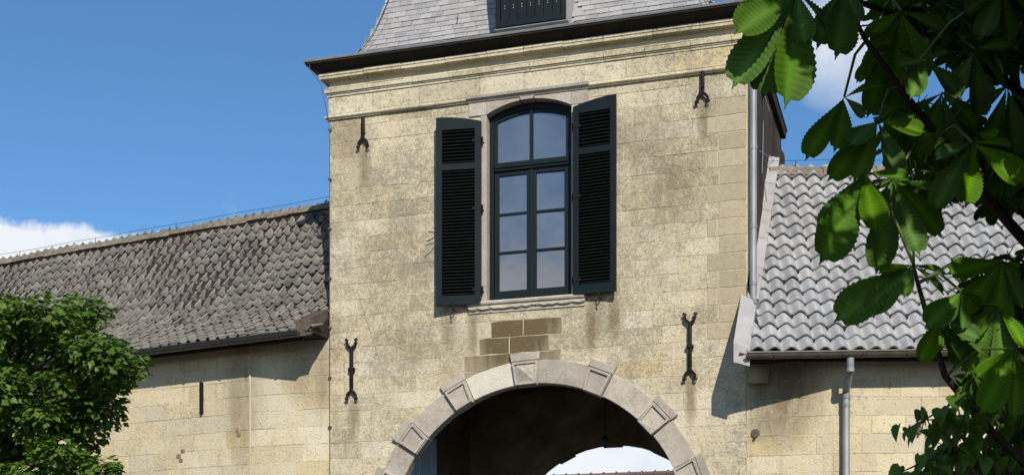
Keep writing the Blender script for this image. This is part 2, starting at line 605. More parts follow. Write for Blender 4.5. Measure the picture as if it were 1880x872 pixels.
def mat_glass():
    t = NT('old_window_glass')
    w = t.noise(2.2, 2, 0.5)
    n = t.bump(w, 0.05, 0.05)
    col = t.mix(t.ramp(t.noise(1.6, 3), [(0.35, 0.0), (0.65, 1.0)]), (0.045, 0.048, 0.055), (0.085, 0.088, 0.095))
    t.done(col, 0.3, None, spec=0.4)
    g = t.node('ShaderNodeBsdfGlossy')
    g.inputs['Roughness'].default_value = 0.10
    g.inputs['Color'].default_value = (0.92, 0.93, 0.92, 1)
    t.l.new(n, g.inputs['Normal'])
    mx = t.node('ShaderNodeMixShader')
    mx.inputs[0].default_value = 0.24
    t.l.new(t.b.outputs[0], mx.inputs[1])
    t.l.new(g.outputs[0], mx.inputs[2])
    t.l.new(mx.outputs[0], t.n['Material Output'].inputs[0])
    return t.m


M['glass'] = mat_glass()


def mat_leaf(name, a, b, trans, rough=0.45, tm=0.45, spec=0.35, veins=False):
    t = NT(name)
    r = t.rnd()
    col = t.mix(r, a, b)
    col = t.hsv(col, 0.5, 1.0, t.math('MULTIPLY_ADD', t.noise(12, 3), 0.6, 0.7))
    if veins:
        col = t.hsv(col, 0.5, t.math('MULTIPLY_ADD', r, 0.3, 0.8), t.math('MULTIPLY_ADD', t.math('FRACT', t.math('MULTIPLY', r, 13.7)), 0.5, 0.75))
        brn = t.ramp(t.noise(38, 4, 0.7), [(0.66, 0.0), (0.72, 1.0)])
        col = t.mix(t.math('MULTIPLY', brn, 0.5), col, (0.16, 0.11, 0.03))
        at_ = t.node('ShaderNodeAttribute', attribute_name='vein')
        col = t.hsv(col, 0.5, 1.0, t.ramp(at_.outputs['Fac'], [(0.1, 0.62), (0.6, 1.1), (0.95, 1.6)]))
    n = t.bump(t.noise(60, 3), 0.15, 0.003)
    t.done(col, rough, n, spec=spec)
    tr = t.node('ShaderNodeBsdfTranslucent')
    tr.inputs['Color'].default_value = tuple(trans) + (1,)
    mx = t.node('ShaderNodeMixShader')
    mx.inputs[0].default_value = tm
    t.l.new(t.b.outputs[0], mx.inputs[1])
    t.l.new(tr.outputs[0], mx.inputs[2])
    t.l.new(mx.outputs[0], t.n['Material Output'].inputs[0])
    return t.m


M['chestnut_leaf'] = mat_leaf('chestnut_leaf', (0.050, 0.130, 0.006), (0.075, 0.165, 0.009), (0.07, 0.15, 0.004), 0.6, 0.22, 0.1, True)
M['lime_leaf'] = mat_leaf('lime_leaf', (0.050, 0.115, 0.013), (0.105, 0.185, 0.026), (0.10, 0.20, 0.010), 0.5, 0.32)
M['lime_bract'] = mat_leaf('lime_bract', (0.24, 0.32, 0.07), (0.30, 0.36, 0.09), (0.24, 0.30, 0.04), 0.6, 0.4)
M['shrub_leaf'] = mat_leaf('shrub_leaf', (0.065, 0.15, 0.018), (0.12, 0.22, 0.035), (0.11, 0.22, 0.012), 0.5, 0.4)

# ------------------------------------------------------------------ main dimensions
XR = F(1370, 400).x            # tower's right corner
XL = F(605, 400).x             # tower's left corner
TD = 3.9                       # tower depth
AC = Vector((F(982, 988).x, 0, F(982, 988).z))   # arch centre
AR = 1.85                      # intrados radius
AW = 0.285                     # ring width
BXL, BXR = F(460, 700).x, F(1529, 700).x   # where the facade bends back into the wings
ZAST = F(800, 181).z           # underside of the astragal moulding
print('XR %.2f XL %.2f AC %s ZAST %.2f BXL %.2f BXR %.2f' % (XR, XL, tuple(round(c, 2) for c in AC), ZAST, BXL, BXR))

# ------------------------------------------------------------------ ground
def ground_sheet():
    n = 24
    v, f = [], []
    xs = [-3000, -600, -150, -50, -25] + [-20 + 2.5 * i for i in range(17)] + [25, 50, 150, 600, 3000]
    for y in xs:
        for x in xs:
            v.append((x, y, 0.0))
    k = len(xs)
    for j in range(k - 1):
        for i in range(k - 1):
            f.append((j * k + i, j * k + i + 1, (j + 1) * k + i + 1, (j + 1) * k + i))
    o = mk('ground', v, f, M['gravel'], origin=Vector((0, 0, 0)))
    tag(o, kind='structure')


ground_sheet()
dw = MB().add([(AC.x - 1.6, -14, 0.004), (AC.x + 1.6, -14, 0.004), (AC.x + 1.6, 20, 0.004), (AC.x - 1.6, 20, 0.004)], [(0, 1, 2, 3)]).build('road', M['cobble'])
tag(dw, kind='structure')


# ------------------------------------------------------------------ stone pieces
def outline_rect(x0, x1, z0, z1, zlow=None, jit=0.004):
    """counter-clockwise outline (x, z) of a stone, edges slightly uneven; zlow(x) cuts the lower edge"""
    top, bot = [], []
    n = 3 if zlow is None else 9
    for i in range(n + 1):
        x = x0 + (x1 - x0) * i / n
        zb = z0 if zlow is None else max(z0, zlow(x))
        bot.append((x, min(zb, z1 - 0.004)))
    for i in range(4):
        x = x1 + (x0 - x1) * i / 3
        top.append((x, z1))
    pts = bot + top
    out = []
    for (x, z) in pts:
        out.append((x + random.uniform(-jit, jit), z + random.uniform(-jit, jit)))
    return out


def stone_piece(name, pts, mat, parent, frame, proud, depth=0.05, bev=0.003):
    """frame(x, out, z) -> world; out is towards the viewer"""
    n = len(pts)
    cx = sum(p[0] for p in pts) / n
    cz = sum(p[1] for p in pts) / n
    ins = []
    for i in range(n):
        p, a, b = pts[i], pts[i - 1], pts[(i + 1) % n]
        t = (b[0] - a[0], b[1] - a[1])
        L = math.hypot(*t) or 1
        ins.append((p[0] - t[1] / L * bev, p[1] + t[0] / L * bev))
    tilt = random.uniform(-0.003, 0.003), random.uniform(-0.003, 0.003)
    v = [frame(x, -depth, z) for x, z in pts]
    v += [frame(x, proud - bev * 0.7, z) for x, z in pts]
    v += [frame(x, proud + tilt[0] * (x - cx) * 3 + tilt[1] * (z - cz) * 3, z) for x, z in ins]
    f = []
    for k in (0, 1):
        for i in range(n):
            j = (i + 1) % n
            f.append((k * n + i, k * n + j, (k + 1) * n + j, (k + 1) * n + i))
    f.append(tuple(range(2 * n, 3 * n)))
    f.append(tuple(range(n))[::-1])
    return mk(name, v, f, mat, parent)


def lay(x0, x1, wmin, wmax, prev):
    """joint positions along a course, staggered against the course below"""
    for _ in range(60):
        xs = [x0]
        while x1 - xs[-1] > wmax:
            xs.append(xs[-1] + random.uniform(wmin, wmax))
        if x1 - xs[-1] < wmin * 0.6 and len(xs) > 1:
            xs.pop()
        xs.append(x1)
        if not prev or all(abs(a - b) > 0.05 for a in xs[1:-1] for b in prev[1:-1]):
            return xs
    return xs


FR0 = lambda x, o, z: Vector((x, -o, z))

# ================================================================== GATEHOUSE
gate = empty('gatehouse', (AC.x, 0, 0), 'tall stone gatehouse with arched gateway, shuttered window and slate roof', 'gatehouse')

# --- walls (backing of mortar with real openings)
WX0, WX1 = F(894, 400).x, F(1049, 400).x         # window opening
WZ0 = F(970, 549).z                               # top of the sill
WZS = F(893, 212).z                               # spring of the segmental head
WRISE = 0.13
WT = 0.30                                         # wall thickness
OPX0, OPX1 = F(883, 400).x, F(1063, 400).x        # stone surround
LZ1 = F(970, 168).z                               # top of lintel


def wall_with_openings():
    """front wall slab with an arched gateway and the window cut out"""
    mb = MB()
    y0, y1 = 0.0, WT
    cx, cz = AC.x, AC.z
    rm = AR + 0.23

    def slab(poly):
        n = len(poly)
        v = [(x, y0, z) for x, z in poly] + [(x, y1, z) for x, z in poly]
        f = [tuple(range(n)), tuple(range(2 * n - 1, n - 1, -1))]
        f += [(i, i + n, (i + 1) % n + n, (i + 1) % n) for i in range(n)]
        mb.add(v, f)
    ztop = F(700, 121).z + 0.05
    zmid = cz + rm + 0.2
    slab([(XL + .01, 0), (cx - rm, 0), (cx - rm, cz), (XL + .01, cz)])
    slab([(cx + rm, 0), (XR - .01, 0), (XR - .01, cz), (cx + rm, cz)])
    N = 14
    for s in (-1, 1):
        arc = [(cx + s * rm * math.cos(math.pi / 2 * i / N), cz + rm * math.sin(math.pi / 2 * i / N)) for i in range(N + 1)]
        ex = XL + .01 if s < 0 else XR - .01
        for i in range(N):
            a, b = arc[i], arc[i + 1]
            # strips from the arc straight up
            pl = [(a[0], a[1]), (b[0], b[1]), (b[0], zmid), (a[0], zmid)]
            slab(pl)
        slab([(ex, cz), (arc[0][0], cz), (arc[0][0], zmid), (ex, zmid)])
    slab([(XL + .01, zmid), (WX0 - .03, zmid), (WX0 - .03, ztop), (XL + .01, ztop)])
    slab([(WX1 + .03, zmid), (XR - .01, zmid), (XR - .01, ztop), (WX1 + .03, ztop)])
    slab([(WX0 - .03, zmid), (WX1 + .03, zmid), (WX1 + .03, WZ0 - .03), (WX0 - .03, WZ0 - .03)])
    slab([(WX0 - .03, WZS + .2), (WX1 + .03, WZS + .2), (WX1 + .03, ztop), (WX0 - .03, ztop)])
    return mb


wall = wall_with_openings().build('front_wall', M['mortar'], gate)

# --- stones of the front wall
H = 0.197
z_ref = F(1368, 208).z
rows = []
z = z_ref
while z < ZAST:
    z += H
z_top_row = z
zlist = []
zz = ZAST - 0.004
first = z_top_row - H
edges = [ZAST - 0.004]
e = first
if ZAST - e < 0.07:
    e -= H
while e > 3.15:
    edges.append(e)
    e -= H
quoin_lo, quoin_hi = F(1368, 625).z, F(1368, 178).z
NEWROWS = []
prev = None
sill_px = [((902, 1032), 594), ((880, 1008), 622), ((852, 1030), 652), ((845, 1024), 680)]
G = 0.0018
hole_l, hole_r = F(862, 500).x, F(1076, 500).x
SZ0, SZ1 = F(862, 582).z, F(862, 561).z           # sill bottom / top
cutarch = lambda x: (AC.z + math.sqrt(max(0, (AR + 0.22) ** 2 - (x - AC.x) ** 2))) if abs(x - AC.x) < AR + 0.22 else -9.0
count = 0
for ri in range(len(edges) - 1):
    z1, z0 = edges[ri], edges[ri + 1]
    zc = (z0 + z1) / 2
    segs = []       # (xa, xb, material)
    spans = [(XL, XR)]
    mats = {}
    right = XR
    if quoin_lo < zc < quoin_hi:
        wq = 0.45 if ri % 2 else 0.31
        segs.append((XR - wq, XR, 'newstone'))
        if ri % 4 == 1:
            segs[-1] = (XR - wq, XR - wq * 0.72, 'newstone')
            segs.append((XR - wq * 0.72, XR, 'newstone'))
        right = XR - wq
    elif ri % 2 == 0:
        segs.append((XR - 0.42, XR, 'stone'))
        right = XR - 0.42
    free = [(XL, right)]

    def cut(fr, a, b):
        out = []
        for (p, q) in fr:
            if b <= p or a >= q:
                out.append((p, q))
            else:
                if a - p > 0.05:
                    out.append((p, a))
                if q - b > 0.05:
                    out.append((b, q))
        return out
    if z0 < LZ1 + .05 and z1 > WZS - 0.03:
        free = cut(free, F(862, 180).x, F(1080, 160).x)
    elif z0 < WZS and z1 > SZ1:
        free = cut(free, OPX0, OPX1)
    for (pa, pb), py in sill_px:
        if abs(F((pa + pb) / 2, py).z - zc) < H / 2 and zc < SZ1:
            a, b = F(pa, py).x, F(pb, py).x
            free = cut(free, a, b)
            k = (a + b) / 2 + random.uniform(-.08, .08)
            segs += [(a, k, 'newstone'), (k, b, 'newstone')]
    for (a, b) in free:
        xs = lay(a, b, 0.30, 0.72, prev)
        segs += [(xs[i], xs[i + 1], 'stone') for i in range(len(xs) - 1)]
    prev = sorted(set([s[0] for s in segs] + [s[1] for s in segs]))
    for (a, b, m) in segs:
        if b - a < 0.03:
            continue
        zl = None
        if z0 < AC.z + AR + 0.22 and b > AC.x - AR - .22 and a < AC.x + AR + .22:
            xs = [a + (b - a) * i / 12 for i in range(13)]
            ok = [x for x in xs if cutarch(x) < z1 - 0.01]
            if not ok:
                continue
            if len(ok) < 13:
                aa, bb = max(a, min(ok) - (b - a) / 12), min(b, max(ok) + (b - a) / 12)
                if a not in ok:
                    a = aa
                if b not in ok:
                    b = bb
            zl = cutarch
        jit = 0.004 if m == 'newstone' else 0.005
        # the sill notch
        g = .005 if m == 'newstone' else G
        pts = outline_rect(a + g, b - g, z0 + g, z1 - g, zl, jit)
        pr = 0.006 if m == 'newstone' else random.uniform(0.002, 0.007)
        stone_piece('wall_stone', pts, M[m], wall, FR0, pr)
        count += 1
print('tower stones', count)

# --- arch ring: voussoirs and raised blocks
arch = MB()
nseg = 40
ringv, ringf = [], []
for i in range(nseg + 1):
    a = math.pi * i / nseg
    for (r, y) in ((AR, -0.0), (AR + AW * .8, -0.0), (AR + AW * .8, .13), (AR, .13)):
        ringv.append((AC.x + r * math.cos(a), 0.006 + y, AC.z + r * math.sin(a)))
for i in range(nseg):
    for j in range(4):
        k = i * 4
        ringf.append((k + j, k + (j + 1) % 4, k + 4 + (j + 1) % 4, k + 4 + j))
for s in (-1, 1):
    xa, xb = AC.x + s * AR, AC.x + s * (AR + .2)
    arch.box((min(xa, xb), 0.006, 0), (max(xa, xb), .13, AC.z - .002))
arch.add(ringv, ringf)
archo = arch.build('gateway_arch', M['bluestone'], gate)
block_ang = []
for (px, py) in ((748, 796), (841, 718), (967, 683), (1095, 704), (1200, 771), (1270, 868)):
    p = F(px, py)
    block_ang.append(math.atan2(p.z - AC.z, p.x - AC.x))
    print('block ang', round(math.degrees(block_ang[-1]), 1), 'r', round(math.hypot(p.x - AC.x, p.z - AC.z), 2))
block_ang.sort()
HB = R_(4.05)                                     # half angle of a raised block


def polar(r, a, o):
    return Vector((AC.x + r * math.cos(a), -o, AC.z + r * math.sin(a)))


def voussoir(a0, a1, mat):
    n = max(2, int((a1 - a0) / R_(3)))
    v, f = [], []
    for i in range(n + 1):
        a = a0 + (a1 - a0) * i / n
        jr = random.uniform(-.006, .006)
        for (r, o) in ((AR, -.10), (AR, .016), (AR + .006, .022), (AR + AW - .006 + jr, .022), (AR + AW + jr, .016), (AR + AW + jr, -.10)):
            v.append(polar(r, a, o))
    for i in range(n):
        for j in range(6):
            k = i * 6
            f.append((k + j, k + (j + 1) % 6, k + 6 + (j + 1) % 6, k + 6 + j))
    f.append(tuple(range(6)))
    f.append(tuple(range(n * 6, n * 6 + 6))[::-1])
    mk('arch_stone', v, f, mat, archo)


lims = [-R_(12)] + block_ang + [math.pi + R_(12)]
M['archpale'] = mat_bluestone('pale_arch_limestone', (0.58, 0.54, 0.46), (0.50, 0.455, 0.38), (0.30, 0.26, 0.20), 0.4)
for i in range(len(block_ang) + 1):
    a0 = block_ang[i - 1] + HB + R_(.15) if i > 0 else -R_(0)
    a1 = block_ang[i] - HB - R_(.15) if i < len(block_ang) else math.pi
    pale = (i == 4)
    if a1 - a0 > R_(4):
        voussoir(a0, a1, M['archpale'] if pale else M['bluestone'])


def raised_block(a, key):
    """radial block with a plain cap and a framed panel; the keystone has a diamond point"""
    hb = HB * (1.12 if key else 1.0)
    r0, r1, r2 = AR - 0.02, AR + AW * 0.96, AR + AW + 0.08
    if key:
        r1, r2 = AR + AW - 0.01, AR + AW + 0.085
    w0 = math.tan(hb) * AR * 0.92
    w1 = math.tan(hb) * (AR + AW) * 1.06

    def P(u, r, o):           # u across, r along the radius
        er = Vector((math.cos(a), 0, math.sin(a)))
        et = Vector((math.sin(a), 0, -math.cos(a)))
        return Vector((AC.x, 0, AC.z)) + er * r + et * u + Vector((0, -o, 0))

    def wd(r):
        return w0 + (w1 - w0) * (r - r0) / (r2 - r0)

    def blk(ra, rb, o, ex=0.0, bev=.006):
        v = []
        for (oo, q) in ((-.10, 0), (o - bev, 0), (o, bev)):
            for (s, r) in ((-1, ra), (1, ra), (1, rb), (-1, rb)):
                rr = r + (q if r == ra else -q)
                v.append(P(s * (wd(r) + ex - q), rr, oo))
        f = [(0, 1, 2, 3)[::-1], (8, 9, 10, 11)]
        for k in (0, 4):
            f += [(k + i, k + (i + 1) % 4, k + 4 + (i + 1) % 4, k + 4 + i) for i in range(4)]
        return v, f
    body = MB().add(*blk(r0, r1 - .003, 0.05))
    body.add(*blk(r1, r2, 0.058, 0.006))
    # frame around a sunken panel
    fr = 0.026
    bars = [(-1, -1, r0, r1), (1, 1, r0, r1)]

    def bar(pts, o0, o1):
        v = [P(u, r, o0) for u, r in pts] + [P(u, r, o1) for u, r in pts]
        return v, [(0, 1, 2, 3)[::-1], (4, 5, 6, 7)] + [(i, (i + 1) % 4, 4 + (i + 1) % 4, 4 + i) for i in range(4)]
    ra, rb = r0 + .012, r1 - .012
    g = .008
    body.add(*bar([(-wd(ra) + g, ra), (wd(ra) - g, ra), (wd(ra) - g - fr, ra + fr), (-wd(ra) + g + fr, ra + fr)], .049, .075))
    body.add(*bar([(wd(rb) - g, rb), (-wd(rb) + g, rb), (-wd(rb) + g + fr, rb - fr), (wd(rb) - g - fr, rb - fr)], .049, .075))
    body.add(*bar([(-wd(rb) + g, rb), (-wd(ra) + g, ra), (-wd(ra) + g + fr, ra + fr), (-wd(rb) + g + fr, rb - fr)], .049, .0749))
    body.add(*bar([(wd(ra) - g, ra), (wd(rb) - g, rb), (wd(rb) - g - fr, rb - fr), (wd(ra) - g - fr, ra + fr)], .049, .0749))
    o = body.build('keystone' if key else 'raised_block', M['bluestone'], archo)
    if key:
        q = [P(-wd(ra) + fr + g, ra + fr, .051), P(wd(ra) - fr - g, ra + fr, .051), P(wd(rb) - fr - g, rb - fr, .051), P(-wd(rb) + fr + g, rb - fr, .051)]
        c = P(0, (ra + rb) / 2, .105)
        mk('diamond_point', q + [c], [(0, 1, 4), (1, 2, 4), (2, 3, 4), (3, 0, 4), (3, 2, 1, 0)], M['bluestone'], archo)


for i, a in enumerate(block_ang):
    raised_block(a, abs(a - math.pi / 2) < R_(8))
raised_block(math.pi - block_ang[0], False)

# --- cornice
zc = lambda y: F(700, y).z
zo = lambda y, o: F(700, y, -o).z
pf = lambda lst: [(o, zo(y, max(o, 0))) for o, y in lst]
prof_top = pf([(-.05, 121), (.105, 121), (.11, 125), (.10, 126), (.10, 131), (.085, 133), (.03, 135.5), (.004, 139), (-.004, 143), (.0, 147), (.02, 150), (-.05, 150)])
prof_mid = pf([(-.05, 150.4), (.052, 150.6), (.052, 158), (.036, 159), (.036, 161.5), (.024, 162.5), (.024, 166.5), (-.05, 167)])
prof_fri = pf([(-.05, 167.5), (.012, 167.5), (.012, 199), (-.05, 199)])
prof_ast = pf([(-.05, 199.4), (.018, 199.6), (.045, 201), (.055, 203.5), (.045, 206), (.03, 207), (.03, 209), (-.05, 209)])
ZAST2 = zc(209)


def band(name, prof, wmin, wmax, mat, chip=0.0):
    xs = [XL]
    while XR - xs[-1] > wmax:
        xs.append(xs[-1] + random.uniform(wmin, wmax))
    xs.append(XR)
    n = len(xs) - 1
    for i in range(n):
        a, b = xs[i] + (.003 if i else 0), xs[i + 1] - (.003 if i < n - 1 else 0)
        ch = random.uniform(-chip, chip)
        pr = [(o + (ch if o > 0 else 0), zz2 + random.uniform(-chip, chip) * .5 if o > 0 else zz2) for o, zz2 in prof]
        path = [(a, 0), (b, 0)]
        if i == 0:
            path = [(XL, .6), (XL, 0), (b, 0)]
        if i == n - 1:
            path = [(a, 0), (XR, 0), (XR, .6)]
        mb = MB().sweep(pr, path)
        mb.build(name, mat, wall)
    return xs


band('cornice_stone', prof_top, .42, .6, M['stone_corn'], .006)
band('cornice_bed_stone', prof_mid, .42, .6, M['stone_corn'], .003)
band('frieze_stone', prof_fri, .5, .85, M['stone_corn'], .003)
band('astragal_stone', prof_ast, .7, 1.1, M['stone_corn'], .003)
# cornice carried round the sides as plain moulding
for s, x in ((-1, XL), (1, XR)):
    path = [(x, TD), (x, .606)] if s < 0 else [(x, .606), (x, 1.2)]
    MB().sweep([(-.05, zo(121, .09)), (.085, zo(121, .09)), (.08, zo(132, .08)), (.02, zc(140)), (.05, zc(160)), (.02, zc(165)), (-.05, zc(165))], path).build('side_cornice', M['board'] if s > 0 else M['stone_corn'], gate)

# --- left, rear and right walls of the tower, passage
MB().box((XL, WT + .002, 0), (XL + .5, TD, zc(121) + .05)).build('side_wall', M['stone_wing'], gate)
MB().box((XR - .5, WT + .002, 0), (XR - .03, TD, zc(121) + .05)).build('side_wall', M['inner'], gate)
# dark weatherboards on the right side
nb = 17
for i in range(nb):
    y0 = 0.20 + (TD - .22) * i / nb
    y1 = 0.20 + (TD - .22) * (i + 1) / nb - .012
    o = random.uniform(.0, .03)
    MB().box((XR - .027, y0, 5.4), (XR + .004 + o, y1, zc(165) - .004), .004).build('weather_board', M['board'], gate)
MB().box((XR - .02, .012, 3.0), (XR + .012, .19, zc(168))).build('corner_edge_stone', M['stone_wing'], gate)

# rear wall with its own arch
ARB = 1.62
bxc = F(1113, 800, TD - .5).x


def rear_wall():
    mb = MB()
    y0, y1 = TD - .5, TD - .004
    cz = AC.z + .0

    def slab(poly):
        n = len(poly)
        v = [(x, y0, z) for x, z in poly] + [(x, y1, z) for x, z in poly]
        f = [tuple(range(n)), tuple(range(2 * n - 1, n - 1, -1))]
        f += [(i, i + n, (i + 1) % n + n, (i + 1) % n) for i in range(n)]
        mb.add(v, f)
    xa, xb = XL + .5, XR - .5
    slab([(xa, 0), (bxc - ARB, 0), (bxc - ARB, cz), (xa, cz)])
    slab([(bxc + ARB, 0), (xb, 0), (xb, cz), (bxc + ARB, cz)])
    zt = zc(121)
    N = 12
    for s in (-1, 1):
        arc = [(bxc + s * ARB * math.cos(math.pi / 2 * i / N), cz + ARB * math.sin(math.pi / 2 * i / N)) for i in range(N + 1)]
        for i in range(N):
            a, b = arc[i], arc[i + 1]
            slab([a, b, (b[0], zt), (a[0], zt)])
        ex = xa if s < 0 else xb
        slab([(ex, cz), arc[0], (arc[0][0], zt), (ex, zt)])
    return mb


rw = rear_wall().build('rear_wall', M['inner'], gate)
for k, ad in enumerate((38, 64, 90, 116, 142)):
    a = R_(ad)
    hb = R_(4.5)
    v = []
    for y in (TD - .48, TD + .04):
        for (r, aa) in ((ARB - .018, a - hb), (ARB - .018, a + hb), (ARB + .3, a + hb), (ARB + .3, a - hb)):
            v.append((bxc + r * math.cos(aa), y, AC.z + r * math.sin(aa)))
    mk('rear_arch_block', v, [(0, 1, 2, 3), (7, 6, 5, 4), (0, 4, 5, 1), (1, 5, 6, 2), (2, 6, 7, 3), (3, 7, 4, 0)], M['inner'], rw)

# passage ceiling with beams
ZC = AC.z + AR + .42
MB().box((XL + .5, WT, ZC + .16), (XR - .5, TD - .5, ZC + .2)).build('passage_ceiling', M['wood'], gate)
for i in range(5):
    y = WT + .25 + i * .55
    MB().box((XL + .5, y, ZC - .02 + random.uniform(-.02, .02)), (XR - .5, y + .2, ZC + .158), .012).build('ceiling_beam', M['wood'], gate)
# inner piers: the passage is a little wider than the arch
for s in (-1, 1):
    xa = AC.x + s * (AR + .16)
    xb = XL + .5 if s < 0 else XR - .5
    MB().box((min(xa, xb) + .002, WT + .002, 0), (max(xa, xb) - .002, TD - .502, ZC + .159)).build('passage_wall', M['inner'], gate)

# gate leaf folded back against the left passage wall
leaf = empty('gate_leaf', (AC.x - AR, WT, 0))
leaf.parent = gate
leaf.location = Vector((AC.x - AR, WT, 0)) - WPOS[gate]
gx = AC.x - AR - .02
gy0, gy1 = WT + .06, WT + 1.30
MB().box((gx - .05, gy0, .05), (gx - .012, gy1, 4.25)).build('door_backing', M['gatepaint'], leaf)
npl = 11
for i in range(npl):
    a = gy0 + (gy1 - gy0) * i / npl
    b = gy0 + (gy1 - gy0) * (i + 1) / npl - .034
    MB().box((gx - .01, a, .05), (gx + .03, b, 4.25), .008).build('gate_plank', M['gatepaint'], leaf)

# --- window
win = empty('window', ((WX0 + WX1) / 2, .15, WZ0))
win.parent = gate
win.location = WPOS[win] - WPOS[gate]
FY = 0.10                                        # front face of the frame


def head(x, rise=WRISE, zs=WZS, a=WX0, b=WX1):
    c, h = (a + b) / 2, (b - a) / 2
    Rr = (h * h + rise * rise) / (2 * rise)
    return zs - (Rr - rise) + math.sqrt(max(0, Rr * Rr - (x - c) ** 2))


def strip(poly_lo, poly_hi, y0, y1):
    """slab between two curves given as lists of (x, z)"""
    n = len(poly_lo)
    v, f = [], []
    for y in (y0, y1):
        v += [(x, y, z) for x, z in poly_lo] + [(x, y, z) for x, z in poly_hi]
    for i in range(n - 1):
        f.append((i, i + 1, n + i + 1, n + i))
        f.append((2 * n + i, 3 * n + i, 3 * n + i + 1, 2 * n + i + 1))
        f.append((i, 2 * n + i, 2 * n + i + 1, i + 1))
        f.append((n + i, n + i + 1, 3 * n + i + 1, 3 * n + i))
    f.append((0, n, 3 * n, 2 * n))
    f.append((n - 1, 3 * n - 1, 4 * n - 1, 2 * n - 1)[::-1])
    return v, f


def xs_(a, b, n=12):
    return [a + (b - a) * i / n for i in range(n + 1)]


# stone surround: jambs, lintel with keystone and little cornice, sill
for (a, b) in ((OPX0, WX0), (WX1, OPX1)):
    MB().box((a + .003, -.018, WZ0 - .0), (b, .30, WZS - .003), .005).build('window_jamb', M['pinkstone'], gate)
LX0, LX1 = F(862, 190).x, F(1080, 160).x
cxw = (WX0 + WX1) / 2


def lintel_part(a, b, name):
    a0, b0 = a + .002, b - .002
    X = xs_(a0, b0, 10)
    lo = [(x, head(x) if WX0 < x < WX1 else WZS) for x in X]
    hi = [(x, LZ1 - .07) for x in X]
    v, f = strip(lo, hi, -.02, .30)
    return mk(name, v, f, M['pinkstone'], gate)


kx0, kx1 = F(955, 180).x, F(982, 180).x
lintel_part(LX0, WX0 + .0, 'lintel_stone')
lintel_part(WX0, kx0, 'lintel_stone')
lintel_part(kx1, WX1, 'lintel_stone')
lintel_part(WX1, LX1, 'lintel_stone')
X = xs_(kx0, kx1, 4)
lo = [(x + (.02 if i == 0 else -.02 if i == 4 else 0), head(x) - .004) for i, x in enumerate(X)]
v, f = strip(lo, [(x, LZ1 - .068) for x in X], -.034, .28)
mk('lintel_keystone', v, f, M['pinkstone'], gate)
MB().sweep([(-.1, LZ1 - .066), (.03, LZ1 - .066), (.045, LZ1 - .045), (.07, LZ1 - .03), (.075, LZ1), (-.1, LZ1 + .004)], [(LX0 - .02, 0), (LX1 + .02, 0)]).build('lintel_moulding', M['pinkstone'], gate)
# sill: with chipped underside
sx0, sx1 = F(862, 575).x, F(1075, 550).x
v, f = [], []
n = 26
szb = F(970, 569).z
for i in range(n + 1):
    x = sx0 + (sx1 - sx0) * i / n
    c = random.uniform(0, .022)
    for (o, zz2) in ((.075, WZ0), (.085, WZ0 - .018), (.075, WZ0 - .04), (.055, WZ0 - .045), (.055, szb + .055 - c), (.03 - c * .6, szb + .03), (.02, szb), (-.25, szb), (-.25, WZ0 + .012)):
        v.append((x, -o, zz2))
k = 9
for i in range(n):
    for j in range(k):
        f.append((i * k + j, i * k + (j + 1) % k, (i + 1) * k + (j + 1) % k, (i + 1) * k + j))
f.append(tuple(range(k)))
f.append(tuple(range(n * k, n * k + k))[::-1])
mk('window_sill', v, f, M['sillstone'], gate)

# frame and casements
fw = .055
ZT = F(970, 299).z                               # transom
mb = MB()
mb.box((WX0 + .002, FY, WZ0 + .012), (WX0 + fw, FY + .08, WZS - .002))
mb.box((WX1 - fw, FY, WZ0 + .012), (WX1 - .002, FY + .08, WZS - .002))
mb.box((WX0 + fw, FY, WZ0 + .013), (WX1 - fw, FY + .08, WZ0 + fw + .02))
mb.build('frame', M['paint'], win)
X = xs_(WX0 + .002, WX1 - .002, 14)
v, f = strip([(x, head(x) - .075) for x in X], [(x, head(x) - .003) for x in X], FY + .001, FY + .079)
mk('frame_head', v, f, M['paint'], win)
MB().box((WX0 + fw, FY - .012, ZT - .035), (WX1 - fw, FY + .082, ZT + .03), .006).build('transom', M['paint'], win)
MB().box((WX0 + fw, FY - .028, ZT - .002), (WX1 - fw, FY - .0125, ZT + .02), .004).build('transom_drip', M['paint'], win)
# upper light: two arched panes
cst = .042
mid = cxw
ya, yb = FY + .015, FY + .06
mb = MB()
mb.box((WX0 + fw, ya, ZT + .031), (WX0 + fw + cst, yb, head(WX0 + fw + .02) - .075))
mb.box((WX1 - fw - cst, ya, ZT + .031), (WX1 - fw, yb, head(WX1 - fw - .02) - .075))
mb.box((mid - .02, ya - .004, ZT + .031), (mid + .02, yb, head(mid) - .077))
mb.box((WX0 + fw + cst, ya, ZT + .032), (WX1 - fw - cst, yb, ZT + .075))
mb.build('glazing_bar', M['paint'], win)
X = xs_(WX0 + fw, WX1 - fw, 12)
v, f = strip([(x, head(x) - .115) for x in X], [(x, head(x) - .0765) for x in X], ya + .001, yb - .001)
mk('upper_light_head', v, f, M['paint'], win)
gy = FY + .035
for (a, b) in ((WX0 + fw + cst, mid - .02), (mid + .02, WX1 - fw - cst)):
    X = xs_(a, b, 8)
    v, f = strip([(x, ZT + .075) for x in X], [(x, head(x) - .115) for x in X], gy, gy + .006)
    o = mk('pane', v, f, M['glass'], win)
